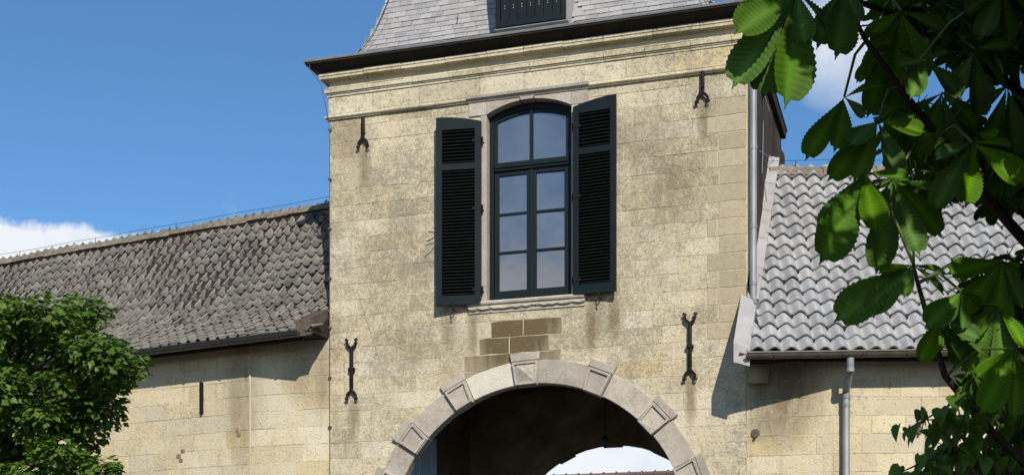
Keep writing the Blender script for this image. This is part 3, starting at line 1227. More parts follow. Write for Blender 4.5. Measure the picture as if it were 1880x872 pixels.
# two casements with three panes each
zb0, zb1 = WZ0 + fw + .02, ZT - .035
for s in (0, 1):
    a = WX0 + fw + .003 if s == 0 else mid + .003
    b = mid - .003 if s == 0 else WX1 - fw - .003
    st = .058
    mb = MB()
    mb.box((a, ya, zb0), (a + st, yb, zb1), .004)
    mb.box((b - st, ya, zb0), (b, yb, zb1), .004)
    mb.box((a + st, ya, zb0 + .001), (b - st, yb, zb0 + .075), .004)
    mb.box((a + st, ya, zb1 - .055), (b - st, yb, zb1 - .001), .004)
    mb.build('casement', M['paint'], win)
    za, zt2 = zb0 + .075, zb1 - .055
    hh = (zt2 - za) / 3
    for k in range(3):
        if k:
            MB().box((a + st, ya + .004, za + hh * k - .015), (b - st, yb - .004, za + hh * k + .015), .003).build('glazing_bar', M['paint'], win)
        p0, p1 = za + hh * k + (.015 if k else 0), za + hh * (k + 1) - (.015 if k < 2 else 0)
        tl = random.uniform(-.008, .008)
        v = [(a + st, gy, p0), (b - st, gy + tl, p0), (b - st, gy + tl, p1), (a + st, gy, p1)]
        v += [(x, y + .006, z2) for x, y, z2 in v]
        mk('pane', v, [(0, 1, 2, 3), (7, 6, 5, 4), (0, 4, 5, 1), (1, 5, 6, 2), (2, 6, 7, 3), (3, 7, 4, 0)], M['glass'], win)
MB().box((mid - .022, FY + .004, zb0), (mid + .022, FY + .0145, zb1), .004).build('meeting_rail', M['paint'], win)
# dark room behind the glass
MB().box((WX0 - .3, WT + .9, WZ0 - .3), (WX1 + .3, WT + .95, WZS + .5)).build('inner_partition', M['inner'], gate)


# --- shutters
def shutter(hx, side, px0, px1, ytop, ybot, name='shutter'):
    sh = empty(name, (hx, -.06, F((px0 + px1) / 2, ybot, -.07).z))
    sh.parent = gate
    sh.location = WPOS[sh] - WPOS[gate]
    z0 = F((px0 + px1) / 2, ybot, -.07).z
    z1 = F((px0 + px1) / 2, ytop, -.07).z
    w = abs(F(px1, 400, -.07).x - F(px0, 400, -.07).x)
    ang = R_(7.0 if side < 0 else 5.0)
    ca, sa = math.cos(ang), math.sin(ang)

    def W(u, d, zz2):        # u from the hinge outward, d thickness outward
        return Vector((hx + side * (u * ca), -.045 - u * sa - d, zz2))
    stw, th = .072, .038
    rise = .075

    def tz(u):               # head curves up towards the free edge
        t = u / w
        return z1 - rise * (1 - t) ** 2

    def bx(u0, u1, za, zb, d0=0.0, d1=th, curve=False, name='stile'):
        n = 5 if curve else 1
        lo = [(u0 + (u1 - u0) * i / n, za) for i in range(n + 1)]
        hi = [(u0 + (u1 - u0) * i / n, tz(u0 + (u1 - u0) * i / n) if curve else zb) for i in range(n + 1)]
        m = n + 1
        v = [W(u, d1, q) for u, q in lo] + [W(u, d1, q) for u, q in hi] + [W(u, d0, q) for u, q in lo] + [W(u, d0, q) for u, q in hi]
        f = []
        for i in range(n):
            f += [(i, i + 1, m + i + 1, m + i), (2 * m + i, 3 * m + i, 3 * m + i + 1, 2 * m + i + 1),
                  (i, 2 * m + i, 2 * m + i + 1, i + 1), (m + i, m + i + 1, 3 * m + i + 1, 3 * m + i)]
        f += [(0, m, 3 * m, 2 * m), (m - 1, 3 * m - 1, 4 * m - 1, 2 * m - 1)]
        mk(name, v, f, M['paint'], sh)
    bx(0, stw, z0, 0, curve=True)
    bx(w - stw, w, z0, 0, curve=True)
    zr = z0 + (z1 - z0) * .735
    e = .001
    bx(stw + e, w - stw - e, z0 + .002, z0 + .115, .001, th - .001, name='bottom_rail')
    bx(stw + e, w - stw - e, zr - .04, zr + .035, .001, th - .001, name='middle_rail')
    bx(stw + e, w - stw - e, tz(stw) - .10, 0, .001, th - .001, curve=True, name='top_rail')
    # louvre slats
    pitch = .038
    ref = None
    for (za, zb) in ((z0 + .115, zr - .04), (zr + .035, tz(stw) - .10)):
        k = int((zb - za) / pitch)
        for i in range(k):
            q = za + (zb - za) * (i + .5) / k
            if ref is None:
                c = W((w) / 2, th / 2, q)
                v = []
                for (d, dz) in ((.006, .006), (th - .004, -.008), (th - .004, -.001), (.006, .013)):
                    for u in (stw - .004, w - stw + .004):
                        v.append(W(u, d, q + dz) - c)
                f = [(0, 1, 3, 2), (2, 3, 5, 4), (4, 5, 7, 6), (6, 7, 1, 0), (0, 2, 4, 6), (1, 7, 5, 3)]
                ref = mesh_data('slat', v, f, M['paint_slat'])
                bm = bmesh.new(); bm.from_mesh(ref); bmesh.ops.recalc_face_normals(bm, faces=bm.faces); bm.to_mesh(ref); bm.free()
            put('slat', ref, sh, Matrix.Translation(W(w / 2, th / 2, q)))
    # dark backing behind the louvres (closed board)
    v = [W(stw, .0005, z0 + .1), W(w - stw, .0005, z0 + .1), W(w - stw, .0005, tz(stw) - .08), W(stw, .0005, tz(stw) - .08)]
    v += [p + Vector((0, .004, 0)) for p in v]
    mk('back_board', v, [(0, 1, 2, 3), (7, 6, 5, 4), (0, 4, 5, 1), (1, 5, 6, 2), (2, 6, 7, 3), (3, 7, 4, 0)], M['paint_slat'], sh)
    # strap hinges on pintles
    for q in (z0 + .16, z0 + (z1 - z0) * .5, z1 - .32):
        m = MB()
        m.obox(W(.005, th, q), W(.1, th, q) - W(.005, th, q), Vector((0, -.006, 0)), Vector((0, 0, .03)))
        m.tube([Vector((hx - side * .012, -.05, q - .03)), Vector((hx - side * .012, -.05, q + .06))], .011, 8)
        m.tube([Vector((hx - side * .012, -.05, q)), Vector((hx - side * .03, 0.02, q))], .007, 6)
        m.build('hinge', M['iron'], sh)
    # holdback under the shutter
    m = MB()
    c = W(w * .62, th / 2, z0)
    m.tube([(c.x, .03, z0 - .05), (c.x, c.y + .0, z0 - .05), (c.x, c.y - .03, z0 - .035), (c.x, c.y - .035, z0 + .02)], .008, 6)
    m.tube([(c.x, c.y - .03, z0 - .05), (c.x + .01, c.y - .03, z0 - .09)], .007, 6)
    m.build('holdback', M['iron'], sh)
    return sh


shutter(F(884, 400, -.05).x, -1, 805, 884, 216, 561)
shutter(F(1053, 400, -.05).x, 1, 1053, 1134, 181, 539)
# stay hook sticking out of the left shutter's edge
hk = F(806, 430, -.1)
MB().tube([hk, hk + Vector((-.06, -.03, .02)), hk + Vector((-.12, -.05, .022))], .006, 6).tube([hk + Vector((-.01, -.01, 0)), hk + Vector((-.06, -.05, -.06)), hk + Vector((-.13, -.08, -.10))], .006, 6).build('stay_hook', M['iron'], gate)


# --- iron wall anchors
def anchor(px, y0, y1, forks):
    a, b = F(px, y0), F(px, y1)
    x = (a.x + b.x) / 2
    zt, zb = a.z, b.z
    m = MB()

    def fork(zb_, d):
        for s in (-1, 1):
            pts = []
            for (u, q) in ((0, .14), (.012, .10), (.04, .075), (.058, .05), (.06, .02), (.05, -.004), (.072, -.012), (.085, .012)):
                pts.append((x + s * u, -.045 - u * .1, zb_ + d * q))
            m.tube(pts, [.018, .018, .018, .017, .016, .014, .012, .009], 7)
    ztb = zt - (.13 if forks == 2 else 0)
    zbb = zb + .13
    m.box((x - .021, -.062, zbb), (x + .021, -.026, ztb), .006)
    if forks == 2:
        fork(zt, -1)
        m.tube([(x - .04, -.045, (zt + zb) / 2), (x + .04, -.045, (zt + zb) / 2)], .024, 8)
    fork(zb, 1)
    # tie bolt through the wall
    m.tube([(x, .05, (zt + zb) / 2), (x, -.075, (zt + zb) / 2)], .02, 8)
    o = m.build('wall_anchor', M['iron'], gate)
    autosmooth(o, 45)


anchor(669, 219, 272, 1)
anchor(1291, 134, 190, 1)
anchor(648, 625, 733, 2)
anchor(1268, 578, 697, 2)

# --- lightning conductor down the left corner
m = MB()
cx_ = XL + .015
pts = [(XL - .16, -.235, zc(121) + .02), (XL - .16, -.24, zc(125)), (XL - .05, -.14, zc(150)), (XL + .0, -.075, zc(200)), (cx_, -.035, zc(216))]
zz2 = zc(216)
while zz2 > .3:
    zz2 -= .5
    pts.append((cx_ + random.uniform(-.004, .004), -.03, zz2))
m.tube(pts, .005, 6)
for i in range(9):
    q = zc(230) - i * .62
    m.box((cx_ - .018, -.04, q), (cx_ + .018, .01, q + .02))
m.build('lightning_conductor', M['rust'], gate)

# --- loose cable hanging diagonally across the left of the facade
MB().tube([F(655, 528, -.012), F(664, 560, -.016), F(678, 600, -.012), F(700, 668, -.016)], .003, 5).build('loose_cable', M['plaster'], gate)
# --- wires on the right side wall
m = MB()
m.tube([Vector((XR + .05, 1.2, 7.9)), Vector((XR + .06, 1.0, 7.2)), Vector((XR + .07, 1.5, 6.9)), Vector((XR + .05, 1.4, 6.2))], .005, 5)
m.tube([Vector((XR + .05, .8, 7.4)), Vector((XR + .08, 2.2, 7.75)), Vector((XR + .06, 3.6, 8.1))], .004, 5)
m.build('side_wire', M['zinc'], gate)
# --- eaves
OE = .23
ZE = F(566, 112, -OE).z
path_all = [(XL, TD), (XL, 0), (XR, 0), (XR, 1.2)]
zs = zo(121, .105) + .004
MB().sweep([(-.06, zs), (.09, zs), (.10, zs + .02), (OE - .02, ZE - .04), (OE, ZE - .04), (OE, ZE - .012), (-.06, ZE - .012)], path_all).build('eaves', M['soffit'], gate)
MB().sweep([(-.3, zs), (.035, zs), (.05, ZE - .012), (-.3, ZE - .012)], [(XR, 1.205), (XR, TD)]).build('side_eaves', M['soffit'], gate)
MB().sweep([(OE - .035, ZE - .011), (OE + .012, ZE - .02), (OE + .018, ZE), (OE + .008, ZE + .012), (OE - .03, ZE + .008)], path_all).build('gutter_lip', M['zinc'], gate)

# --- roof: bell-cast hipped slate roof
PROF = [(0.0, 0.0), (.12, .005), (.25, .04), (.37, .11), (.47, .22), (.55, .37), (.63, .56), (.71, .82), (.80, 1.15), (.90, 1.6), (1.02, 2.2), (1.15, 2.9), (1.25, 3.5)]


def catmull(P, k=5):
    out = []
    for i in range(len(P) - 1):
        p0, p1, p2, p3 = (Vector(P[max(0, min(len(P) - 1, i + j))]) for j in (-1, 0, 1, 2))
        for q in range(k):
            t = q / k
            v_ = .5 * (2 * p1 + (p2 - p0) * t + (2 * p0 - 5 * p1 + 4 * p2 - p3) * t * t + (3 * p1 - p0 - 3 * p2 + p3) * t ** 3)
            out.append((v_.x, v_.y))
    return out + [tuple(P[-1])]


PROF = catmull(PROF)


def prof_at(s):
    """point on the profile at arc length s: (inset, height, tangent)"""
    for i in range(len(PROF) - 1):
        a, b = Vector(PROF[i]), Vector(PROF[i + 1])
        L = (b - a).length
        if s <= L or i == len(PROF) - 2:
            return a + (b - a) * (s / L), (b - a).normalized()
        s -= L


roof = empty('roof', ((XL + XR) / 2, TD / 2, ZE))
roof.parent = gate
roof.location = WPOS[roof] - WPOS[gate]
rx0, rx1, ry0, ry1 = XL - OE + .02, XR + .06, -OE + .02, TD + .05
v, f = [], []
for (b, h) in PROF:
    v += [(rx0 + b, ry0 + b, ZE + h - .012), (rx1 - b, ry0 + b, ZE + h - .012), (rx1 - b, ry1 - b, ZE + h - .012), (rx0 + b, ry1 - b, ZE + h - .012)]
for i in range(len(PROF) - 1):
    for j in range(4):
        f.append((i * 4 + j, i * 4 + (j + 1) % 4, i * 4 + 4 + (j + 1) % 4, i * 4 + 4 + j))
k = (len(PROF) - 1) * 4
f.append((k, k + 1, k + 2, k + 3))
f.append((0, 3, 2, 1))
mk('roof_boarding', v, f, M['slate'], roof)
# slates: one shared mesh, bent rows follow the profile
SW, SE_, SL = .152, .082, .125


def slate_mesh():
    w, t = SW / 2 - .0022, .006
    v = [(-w, 0, 0), (w, 0, 0), (w, SL, -.004), (-w, SL, -.004), (-w, 0, t), (w, 0, t), (w, SL, 0.0), (-w, SL, 0.0)]
    return mesh_data('slate', v, [(0, 3, 2, 1), (4, 5, 6, 7), (0, 1, 5, 4), (1, 2, 6, 5), (2, 3, 7, 6), (3, 0, 4, 7)], M['slate'])


sm = slate_mesh()
HX0, HX1 = F(912, 40).x, F(1040, 40).x          # hatch dormer
stuff = MB()
ns = 0
s = .26
row = 0
while s < 3.4:
    p, tg = prof_at(s)
    xx0, xx1 = rx0 + p.x, rx1 - p.x
    x = xx0 + (SW / 2 if row % 2 else 0) + random.uniform(-.01, .01)
    up = Vector((0, tg.x, tg.y))
    nrm = Vector((0, -tg.y, tg.x))
    while x < xx1 + SW / 2:
        if x - SW / 2 > xx0 - .05 and x + SW / 2 < xx1 + .05:
            if not (HX0 - .02 < x < HX1 + .02 and s < 1.9):
                base = Vector((x + random.uniform(-.002, .002), ry0 + p.x, ZE + p.y)) + nrm * (.006 + random.uniform(0, .004))
                ang = .03 + random.uniform(-.008, .008)
                u2 = (up * math.cos(ang) - nrm * math.sin(ang) * 1.0).normalized()
                ax = Vector((1, 0, 0)) + up * random.uniform(-.012, .012)
                ax.normalize()
                n2 = ax.cross(u2).normalized()
                Mx = Matrix(((ax.x, u2.x, n2.x, base.x), (ax.y, u2.y, n2.y, base.y), (ax.z, u2.z, n2.z, base.z), (0, 0, 0, 1)))
                if p.y < 1.13 and ns < 300 and (x < HX0 or p.y < .62):
                    put('slate', sm, roof, Mx)
                    ns += 1
                else:
                    stuff.add([Mx @ vv.co for vv in sm.vertices], [tuple(q.vertices) for q in sm.polygons])
        x += SW
    row += 1
    s += SE_
    # side faces, joined
    for side in (0, 1):
        yy0, yy1 = ry0 + p.x, ry1 - p.x
        y = yy0 + SW / 2 + (SW / 2 if row % 2 else 0)
        while y + SW / 2 < yy1:
            xb = xx0 if side == 0 else xx1
            sg = 1 if side == 0 else -1
            u2 = Vector((sg * tg.x, 0, tg.y))
            n2 = Vector((-sg * tg.y, 0, tg.x))
            ax = Vector((0, -sg, 0))
            base = Vector((xb, y, ZE + p.y)) + n2 * .01
            Mx = Matrix(((ax.x, u2.x, n2.x, base.x), (ax.y, u2.y, n2.y, base.y), (ax.z, u2.z, n2.z, base.z), (0, 0, 0, 1)))
            stuff.add([Mx @ vv.co for vv in sm.vertices], [tuple(q.vertices) for q in sm.polygons])
            y += SW
print('slates', ns)
tag(stuff.build('slates', M['slate'], roof, fix=False), kind='stuff')
# hip flashing of overlapping slates along the two front hips
for sgn in (0, 1):
    m = MB()
    pts = []
    for i in range(42):
        p, tg = prof_at(.12 + i * .08)
        xh = rx0 + p.x if sgn == 0 else rx1 - p.x
        pts.append(Vector((xh, ry0 + p.x, ZE + p.y)))
    for i in range(len(pts) - 1):
        a, b = pts[i], pts[i + 1]
        d = (b - a)
        dn = d.normalized()
        sx = 1 if sgn == 0 else -1
        out = Vector((-sx, -1, .3)).normalized()
        wv = Vector((sx * .12, 0, 0))
        m.add([a + out * .012, a + wv + Vector((0, -.018, .004)), b + wv + Vector((0, -.012, 0)), b + out * .009 + d * .01], [(0, 1, 2, 3)])
        wv = Vector((0, .12, 0))
        m.add([a + out * .012, a + wv + Vector((-sx * .018, 0, .004)), b + wv + Vector((-sx * .012, 0, 0)), b + out * .009 + d * .01], [(0, 3, 2, 1)])
    m.build('hip_slates', M['slate'], roof, fix=False)
    MB().tube([p + Vector((.05 if sgn == 0 else -.05, -.045, .01)) for p in pts], .005, 5).build('hip_wire', M['iron'], roof)
# roof hook
p, tg = prof_at(.85)
hx = F(822, 25).x
MB().tube([(hx, ry0 + p.x - .01, ZE + p.y + .1), (hx, ry0 + p.x - .06, ZE + p.y + .02), (hx + .02, ry0 + p.x - .09, ZE + p.y + .04), (hx + .025, ry0 + p.x - .09, ZE + p.y + .09)], .007, 6).build('roof_hook', M['zinc'], roof)
# hatch dormer with boarded door
hat = empty('hatch_dormer', ((HX0 + HX1) / 2, ry0 + .2, ZE))
hat.parent = gate
hat.location = WPOS[hat] - WPOS[gate]
hy = ry0 + .20
hz0 = F(970, 47, hy).z
MB().box((HX0 + .02, hy + .012, hz0 - .01), (HX1 - .02, hy + 1.1, hz0 + 1.5)).build('dormer_cheeks', M['slate'], hat)
fwd = .055
m = MB()
m.box((HX0, hy - .045, hz0), (HX0 + fwd, hy + .011, hz0 + 1.5), .005)
m.box((HX1 - fwd, hy - .045, hz0), (HX1, hy + .011, hz0 + 1.5), .005)
m.box((HX0 + fwd, hy - .044, hz0 + .001), (HX1 - fwd, hy + .010, hz0 + .08), .005)
m.build('dormer_frame', M['paint'], hat)
npk = 7
a0, a1 = HX0 + fwd + .004, HX1 - fwd - .004
for i in range(npk):
    a = a0 + (a1 - a0) * i / npk
    MB().box((a, hy - .022, hz0 + .084), (a + (a1 - a0) / npk - .004, hy + .008, hz0 + 1.45), .004).build('door_board', M['paint'], hat)
m = MB()
for i in range(npk):
    for q in (.22, .25):
        xq = a0 + (a1 - a0) * (i + .5) / npk
        m.box((xq - .006, hy - .027, hz0 + q), (xq + .006, hy - .0215, hz0 + q + .012))
m.build('door_nails', M['zinc'], hat)
MB().box((HX0 - .12, hy - .2, hz0 + 1.502), (HX1 + .12, hy + 1.2, hz0 + 1.58), .01).build('dormer_roof', M['slate'], hat)
# lead apron below the hatch
MB().box((HX0 - .02, hy - .03, hz0 - .02), (HX1 + .02, hy + .3, hz0 - .004), .004).build('lead_apron', M['zinc'], hat)

# --- downpipe on the tower's right edge
dp = empty('downpipe', (XR + .07, .02, 4.8))
dp.parent = gate
dp.location = WPOS[dp] - WPOS[gate]
x = XR + .075
zb = F(1382, 552).z
m = MB()
m.tube([(x, .03, ZE - .06), (x, .03, zb + .05), (x + .005, .015, zb), (x + .03, -.02, zb - .05), (x + .055, -.06, zb - .075)], .042, 14)
autosmooth(m.build('pipe', M['zinc'], dp), 50)
for yq in (270, 415, 520):
    q = F(1382, yq).z
    MB().tube([(x, .03, q - .022), (x, .03, q + .022)], .047, 14).build('pipe_collar', M['zinc'], dp)

# ================================================================== WINGS
def tile_mesh(name, w, L, h, mat, scallop, thick, nx=8, roll=.5):
    """pantile: x across, y up the slope, z normal; lower edge at y=0"""
    def zprof(u):          # u 0..1 across: a shallow pan and a high roll
        if roll < .5:
            a = u / (1 - roll)
            return -h * math.sin(math.pi * a) ** .5 if a < 1 else h * .45 * math.sin(math.pi * (u - (1 - roll)) / roll)
        return -h * .5 * math.cos(2 * math.pi * (u - .12))
    v, f = [], []
    ov = 1.06
    for (yy, tt) in ((0, 0), (L, 0)):
        for i in range(nx + 1):
            u = i / nx
            x = (u - .5) * w * ov
            sc = -scallop * math.sin(math.pi * u) if yy == 0 else 0
            v.append((x, yy + sc, zprof(u) + (thick if yy == 0 else 0)))
    n = nx + 1
    for i in range(n):
        x, y, zq = v[i]
        v.append((x, y + .002, zq - thick))
    for i in range(nx):
        f.append((i, i + 1, n + i + 1, n + i))
        f.append((2 * n + i, 2 * n + i + 1, i + 1, i))
    f.append((0, n, 2 * n))
    f.append((nx, 3 * n - 1, 2 * n - 1))
    me = mesh_data(name, v, f, mat)
    bm = bmesh.new()
    bm.from_mesh(me)
    for fc in bm.faces:
        if len(fc.verts) == 4 and abs(fc.normal.z) > .5:
            fc.smooth = True
    bm.to_mesh(me)
    bm.free()
    return me


def wing(name, label, left):
    sgn = -1 if left else 1
    ang = R_(9.5) if left else R_(16.5)
    B = Vector((BXL if left else BXR, 0, 0))
    d = Vector((sgn * math.cos(ang), math.sin(ang), 0))          # along the wing, away from the tower
    nv = Vector((sgn * math.sin(ang), -math.cos(ang), 0))        # outward normal
    pw = .30 if left else .29
    XT = XL if left else XR
    root = empty(name, B, label, 'building')
    LEN = 13.0
    hw = 4.6 if left else 4.6                                     # building depth
    # eave height from the gutter seen in the picture
    if left:
        pe = on_plane(400, 622, B + nv * pw, nv)
    else:
        pe = on_plane(1560, 639, B + nv * pw, nv)
    ze = pe.z
    # roof profile: list of (t inward from the eave, z above the eave)
    if left:
        rp = on_plane(300, 430, B - nv * 1.75, nv)
        W = 1.75 + pw
        Hh = rp.z - ze
        prof = [(-.03, -.012), (.25, .12), (.5, .27), (.75, .46), (1.0, .71)]
        rest = Hh - .71
        prof += [(1.0 + (W - 1.0) * q, .71 + rest * q) for q in (.33, .66, 1.0)]
    else:
        rp = on_plane(1500, 312, B - nv * 2.15, nv)
        W = 2.15 + pw
        Hh = rp.z - ze
        prof = [(-.06, -.04), (W * .33, Hh * .33), (W * .66, Hh * .66), (W, Hh)]
    print(name, 'eave', round(ze, 2), 'ridge', round(ze + Hh, 2), 'pitch', round(math.degrees(math.atan2(Hh, W)), 1))
    E0 = B + nv * pw + Vector((0, 0, ze))                         # eave line origin

    def S(sv, t, zz3):
        return E0 + d * sv - nv * t + Vector((0, 0, zz3))

    def s_tower(t):
        """distance along the wing at which the roof meets the tower's side"""
        p = E0 - nv * t
        return (XT - p.x) / d.x
    # --- wall: facade-plane stretch beside the tower + wing stretch
    zt = ze - .02
    wv = MB()
    a, b = (BXL, XL - .001) if left else (XR + .001, BXR)
    wv.add([(a, .0005, 0), (b, .0005, 0), (b, .5, 0), (a, .5, 0), (a, .0005, zt), (b, .0005, zt), (b, .5, zt), (a, .5, zt)],
           [(0, 3, 2, 1), (4, 5, 6, 7), (0, 1, 5, 4), (1, 2, 6, 5), (2, 3, 7, 6), (3, 0, 4, 7)])
    o0 = B - nv * .0005
    wv.obox(o0 + d * .001, d * LEN, -nv * .5, Vector((0, 0, zt)))
    wl = wv.build('front_wall', M['mortar'], root)
    bk = B - nv * (hw - pw)
    MB().obox(bk + d * (1.2 if left else .8), d * LEN, nv * .4, Vector((0, 0, zt))).build('rear_wall', M['plaster'], root)
    MB().obox(B + d * LEN - nv * .51, d * .4, -nv * (hw - pw - .95), Vector((0, 0, zt))).build('end_wall', M['plaster'], root)
    # stones
    z1 = zt - .05
    hh = .215
    prevj = None
    cnt = 0
    ex = F(150, 872).x if left else 0
    far = 3.3 if left else 4.2
    near0 = abs((XL if left else XR) - B.x)
    while z1 > 3.0:
        z0 = z1 - hh * random.uniform(.93, 1.07)
        # stretch in the facade plane
        ja = lay(-near0 + .004, -.0, .30, .52, prevj)
        jb = lay(0.0, far, .30, .56, prevj)
        for (js, inplane) in ((ja, True), (jb, False)):
            for i in range(len(js) - 1):
                u0, u1 = js[i] + .002, js[i + 1] - .002

                def fr(u, o, zq, inplane=inplane):
                    if inplane:
                        return Vector((B.x + sgn * u, -o, zq))
                    return B + d * u + nv * o + Vector((0, 0, zq))
                pts = outline_rect(u0, u1, z0 + .002, z1 - .002, None, .004)
                stone_piece('wall_stone', pts, M['stone_wing'], wl, fr, random.uniform(.002, .007), .04)
                cnt += 1
        prevj = ja[:-1] + jb
        z1 = z0
    print('wing stones', cnt)
    # --- roof body
    roofe = empty('roof', E0)
    roofe.parent = root
    roofe.location = WPOS[roofe] - WPOS[root]
    v, f = [], []
    for (t, zz3) in prof:
        sa = max(s_tower(t) + (.01 if left else .01), -99)
        v += [S(sa, t, zz3 - .035), S(LEN, t, zz3 - .035)]
    for i in range(len(prof) - 1):
        f.append((2 * i, 2 * i + 1, 2 * i + 3, 2 * i + 2))
    k = len(v)
    sb = s_tower(hw) + .02
    v += [S(sb, hw, 0), S(LEN, hw, 0)]
    f.append((k - 2, k - 1, k + 1, k))
    f.append((0, k, k + 1, 1))
    f.append(tuple(range(0, k + 1, 2))[::-1] if True else ())
    f.append(tuple(range(1, k + 2, 2)))
    mk('roof_boarding', v, f, M['board'], roofe)
    # --- tiles
    arc = []
    acc = 0
    for i in range(len(prof) - 1):
        a, b = Vector(prof[i]), Vector(prof[i + 1])
        arc.append((acc, a, b, (b - a).length))
        acc += (b - a).length
    total = acc

    def pat(s):
        for (st, a, b, L) in arc:
            if s <= st + L + 1e-6:
                return a + (b - a) * ((s - st) / L), (b - a).normalized()
        st, a, b, L = arc[-1]
        return a + (b - a) * ((s - st) / L), (b - a).normalized()
    if left:
        CW, RE, TLn = .158, .188, .25
        tms = [tile_mesh('roof_tile', CW, TLn, .034, M['tile_left'], .022 + .008 * q, .018, 12, .2) for q in range(3)]
    else:
        CW, RE, TLn = .184, .225, .285
        tms = [tile_mesh('roof_tile', CW, TLn, .056, M['tile_right'], .0, .020, 10, .5)]
    rest = MB()
    singles = []
    nr = int((total - .05) / RE) + 1
    offc = 0
    for r in range(nr):
        s = r * RE
        if s > total - .06:
            continue
        p, tg = pat(s)
        _, tg2 = pat(min(s + RE * .9, total))
        tg = (tg + tg2).normalized()
        smin = s_tower(p.x) + (.10 if not left else .07)
        if not left and p.x < .36 + pw:
            smin = s_tower(p.x) + .12
        c0 = math.ceil(smin / CW)
        for c in range(c0, int((9.0 if left else 8.0) / CW)):
            sv = c * CW + (random.uniform(-.006, .006) if left else random.uniform(-.004, .004))
            up = -nv * tg.x + Vector((0, 0, tg.y))
            ax = d * sgn
            nm = ax.cross(up).normalized()
            sag = 0
            if left:
                q = S(sv, p.x, 0)
                sag = mnoise.noise(Vector((sv * .9, p.x * 1.1, 0))) * .03
            lift = .012 + (random.uniform(-.006, .007) if left else random.uniform(-.004, .006))
            base = S(sv, p.x, p.y) + nm * (lift + sag)
            tl = (.085 if left else .078) + (random.uniform(-.03, .035) if left else random.uniform(-.010, .012))
            u2 = (up * math.cos(tl) - nm * math.sin(tl)).normalized()
            rot = random.uniform(-.035, .035) if left else random.uniform(-.012, .012)
            ax2 = (ax + u2 * rot).normalized()
            n2 = ax2.cross(u2).normalized()
            u2 = n2.cross(ax2)
            Mx = Matrix(((ax2.x, u2.x, n2.x, base.x), (ax2.y, u2.y, n2.y, base.y), (ax2.z, u2.z, n2.z, base.z), (0, 0, 0, 1)))
            singles.append((sv, Mx, random.choice(tms)))
    # the nearest 300 are pieces of their own
    singles.sort(key=lambda q: q[0])
    for i, (sv, Mx, tm) in enumerate(singles):
        if i < 300:
            put('roof_tile', tm, roofe, Mx)
        else:
            rest.add([Mx @ vv.co for vv in tm.vertices], [tuple(q.vertices) for q in tm.polygons])
    print(name, 'tiles', len(singles), 'rows', nr)
    o = rest.build('roof_tiles', M['tile_left' if left else 'tile_right'], roofe, fix=False)
    for pl in o.data.polygons:
        pl.use_smooth = abs(pl.normal.z) > .3 and len(pl.vertices) == 4
    tag(o, kind='stuff')
    # --- ridge
    t, zr = prof[-1]
    s = s_tower(t) + .02
    i = 0
    while s < 9:
        L = .36 if left else .34
        m = MB()
        pts = []
        pr = [(-.12, -.10), (-.095, -.05), (-.05, -.01), (0, .008), (.05, -.01), (.095, -.05), (.12, -.10)]
        if not left:
            pr = [(-.12, -.13), (-.10, -.04), (-.05, .0), (0, .012), (.05, .0), (.10, -.04), (.12, -.13)]
        jl = random.uniform(-.008, .008)
        v, f = [], []
        for e in (s, s + L - .008):
            for (o_, h_) in pr:
                v.append(S(e, t + o_, zr + h_ + .03 + jl + random.uniform(-.006, .006)))
        n = len(pr)
        for j in range(n - 1):
            f.append((j, j + 1, n + j + 1, n + j))
        f.append(tuple(range(n)))
        f.append(tuple(range(n, 2 * n))[::-1])
        f.append((0, n - 1, 2 * n - 1, n))
        mk('ridge_tile', v, f, M['ridge'], roofe)
        s += L
    # conductor wire above the ridge
    m = MB()
    s0 = s_tower(t) + .02
    pts = [S(s0 + i * .8, t, zr + .115 + (.012 if i % 2 else 0)) for i in range(12)]
    m.tube(pts, .003, 5)
    for i in range(0, 11, 2):
        q = S(s0 + .35 + i * .8, t, zr)
        m.tube([q + Vector((0, 0, .02)), q + Vector((0, 0, .118))], .005, 5)
    m.build('ridge_wire', M['iron'], root)
    # mortar fillet under the ridge on the front slope
    ph, tg = pat(total - .09)
    m = MB()
    a0 = s_tower(ph.x) + .05
    n = 60
    v, f = [], []
    for i in range(n + 1):
        e = a0 + (9 - a0) * i / n
        v += [S(e, ph.x - .03 - random.uniform(0, .03), ph.y + .02), S(e, ph.x + .0, ph.y + .075), S(e, t, zr + .02)]
    for i in range(n):
        f += [(3 * i, 3 * i + 3, 3 * i + 4, 3 * i + 1), (3 * i + 1, 3 * i + 4, 3 * i + 5, 3 * i + 2)]
    mk('ridge_bedding', v, f, M['ridge'], roofe, fix=False)
    # --- gutter (half round) with brackets
    gut = empty('gutter', E0)
    gut.parent = root
    gut.location = WPOS[gut] - WPOS[root]
    gr = .062 if left else .060
    gs0 = s_tower(-.1) + (.16 if left else .10)
    gc = (-.075, -.055) if left else (-.085, -.075)
    fall = -.000 if left else .012
    v, f = [], []
    na = 9
    for e in (gs0, 10.0):
        for rr in (gr, gr - .006):
            for j in range(na + 1):
                aa = math.pi + math.pi * j / na
                v.append(S(e, gc[0] + rr * math.cos(aa), gc[1] + rr * math.sin(aa) + fall * (e - gs0)))
    m2 = 2 * (na + 1)
    for j in range(na):
        f += [(j, j + 1, m2 + j + 1, m2 + j), (na + 1 + j, m2 + na + 1 + j, m2 + na + 2 + j, na + 2 + j)]
    f += [(0, m2, m2 + na + 1, na + 1), (na, 2 * na + 1, m2 + 2 * na + 1, m2 + na)]
    f.append(tuple(range(na + 1)))
    gm = M['gutter'] if left else M['gutter_brown']
    autosmooth(mk('gutter_trough', v, f, gm, gut), 50)
    rim = MB().tube([S(gs0 - .01, gc[0] - gr, gc[1] + .004), S(10, gc[0] - gr, gc[1] + .004 + fall * (10 - gs0))], .011, 7)
    rim.build('gutter_bead', gm, gut)
    e = gs0 + .3
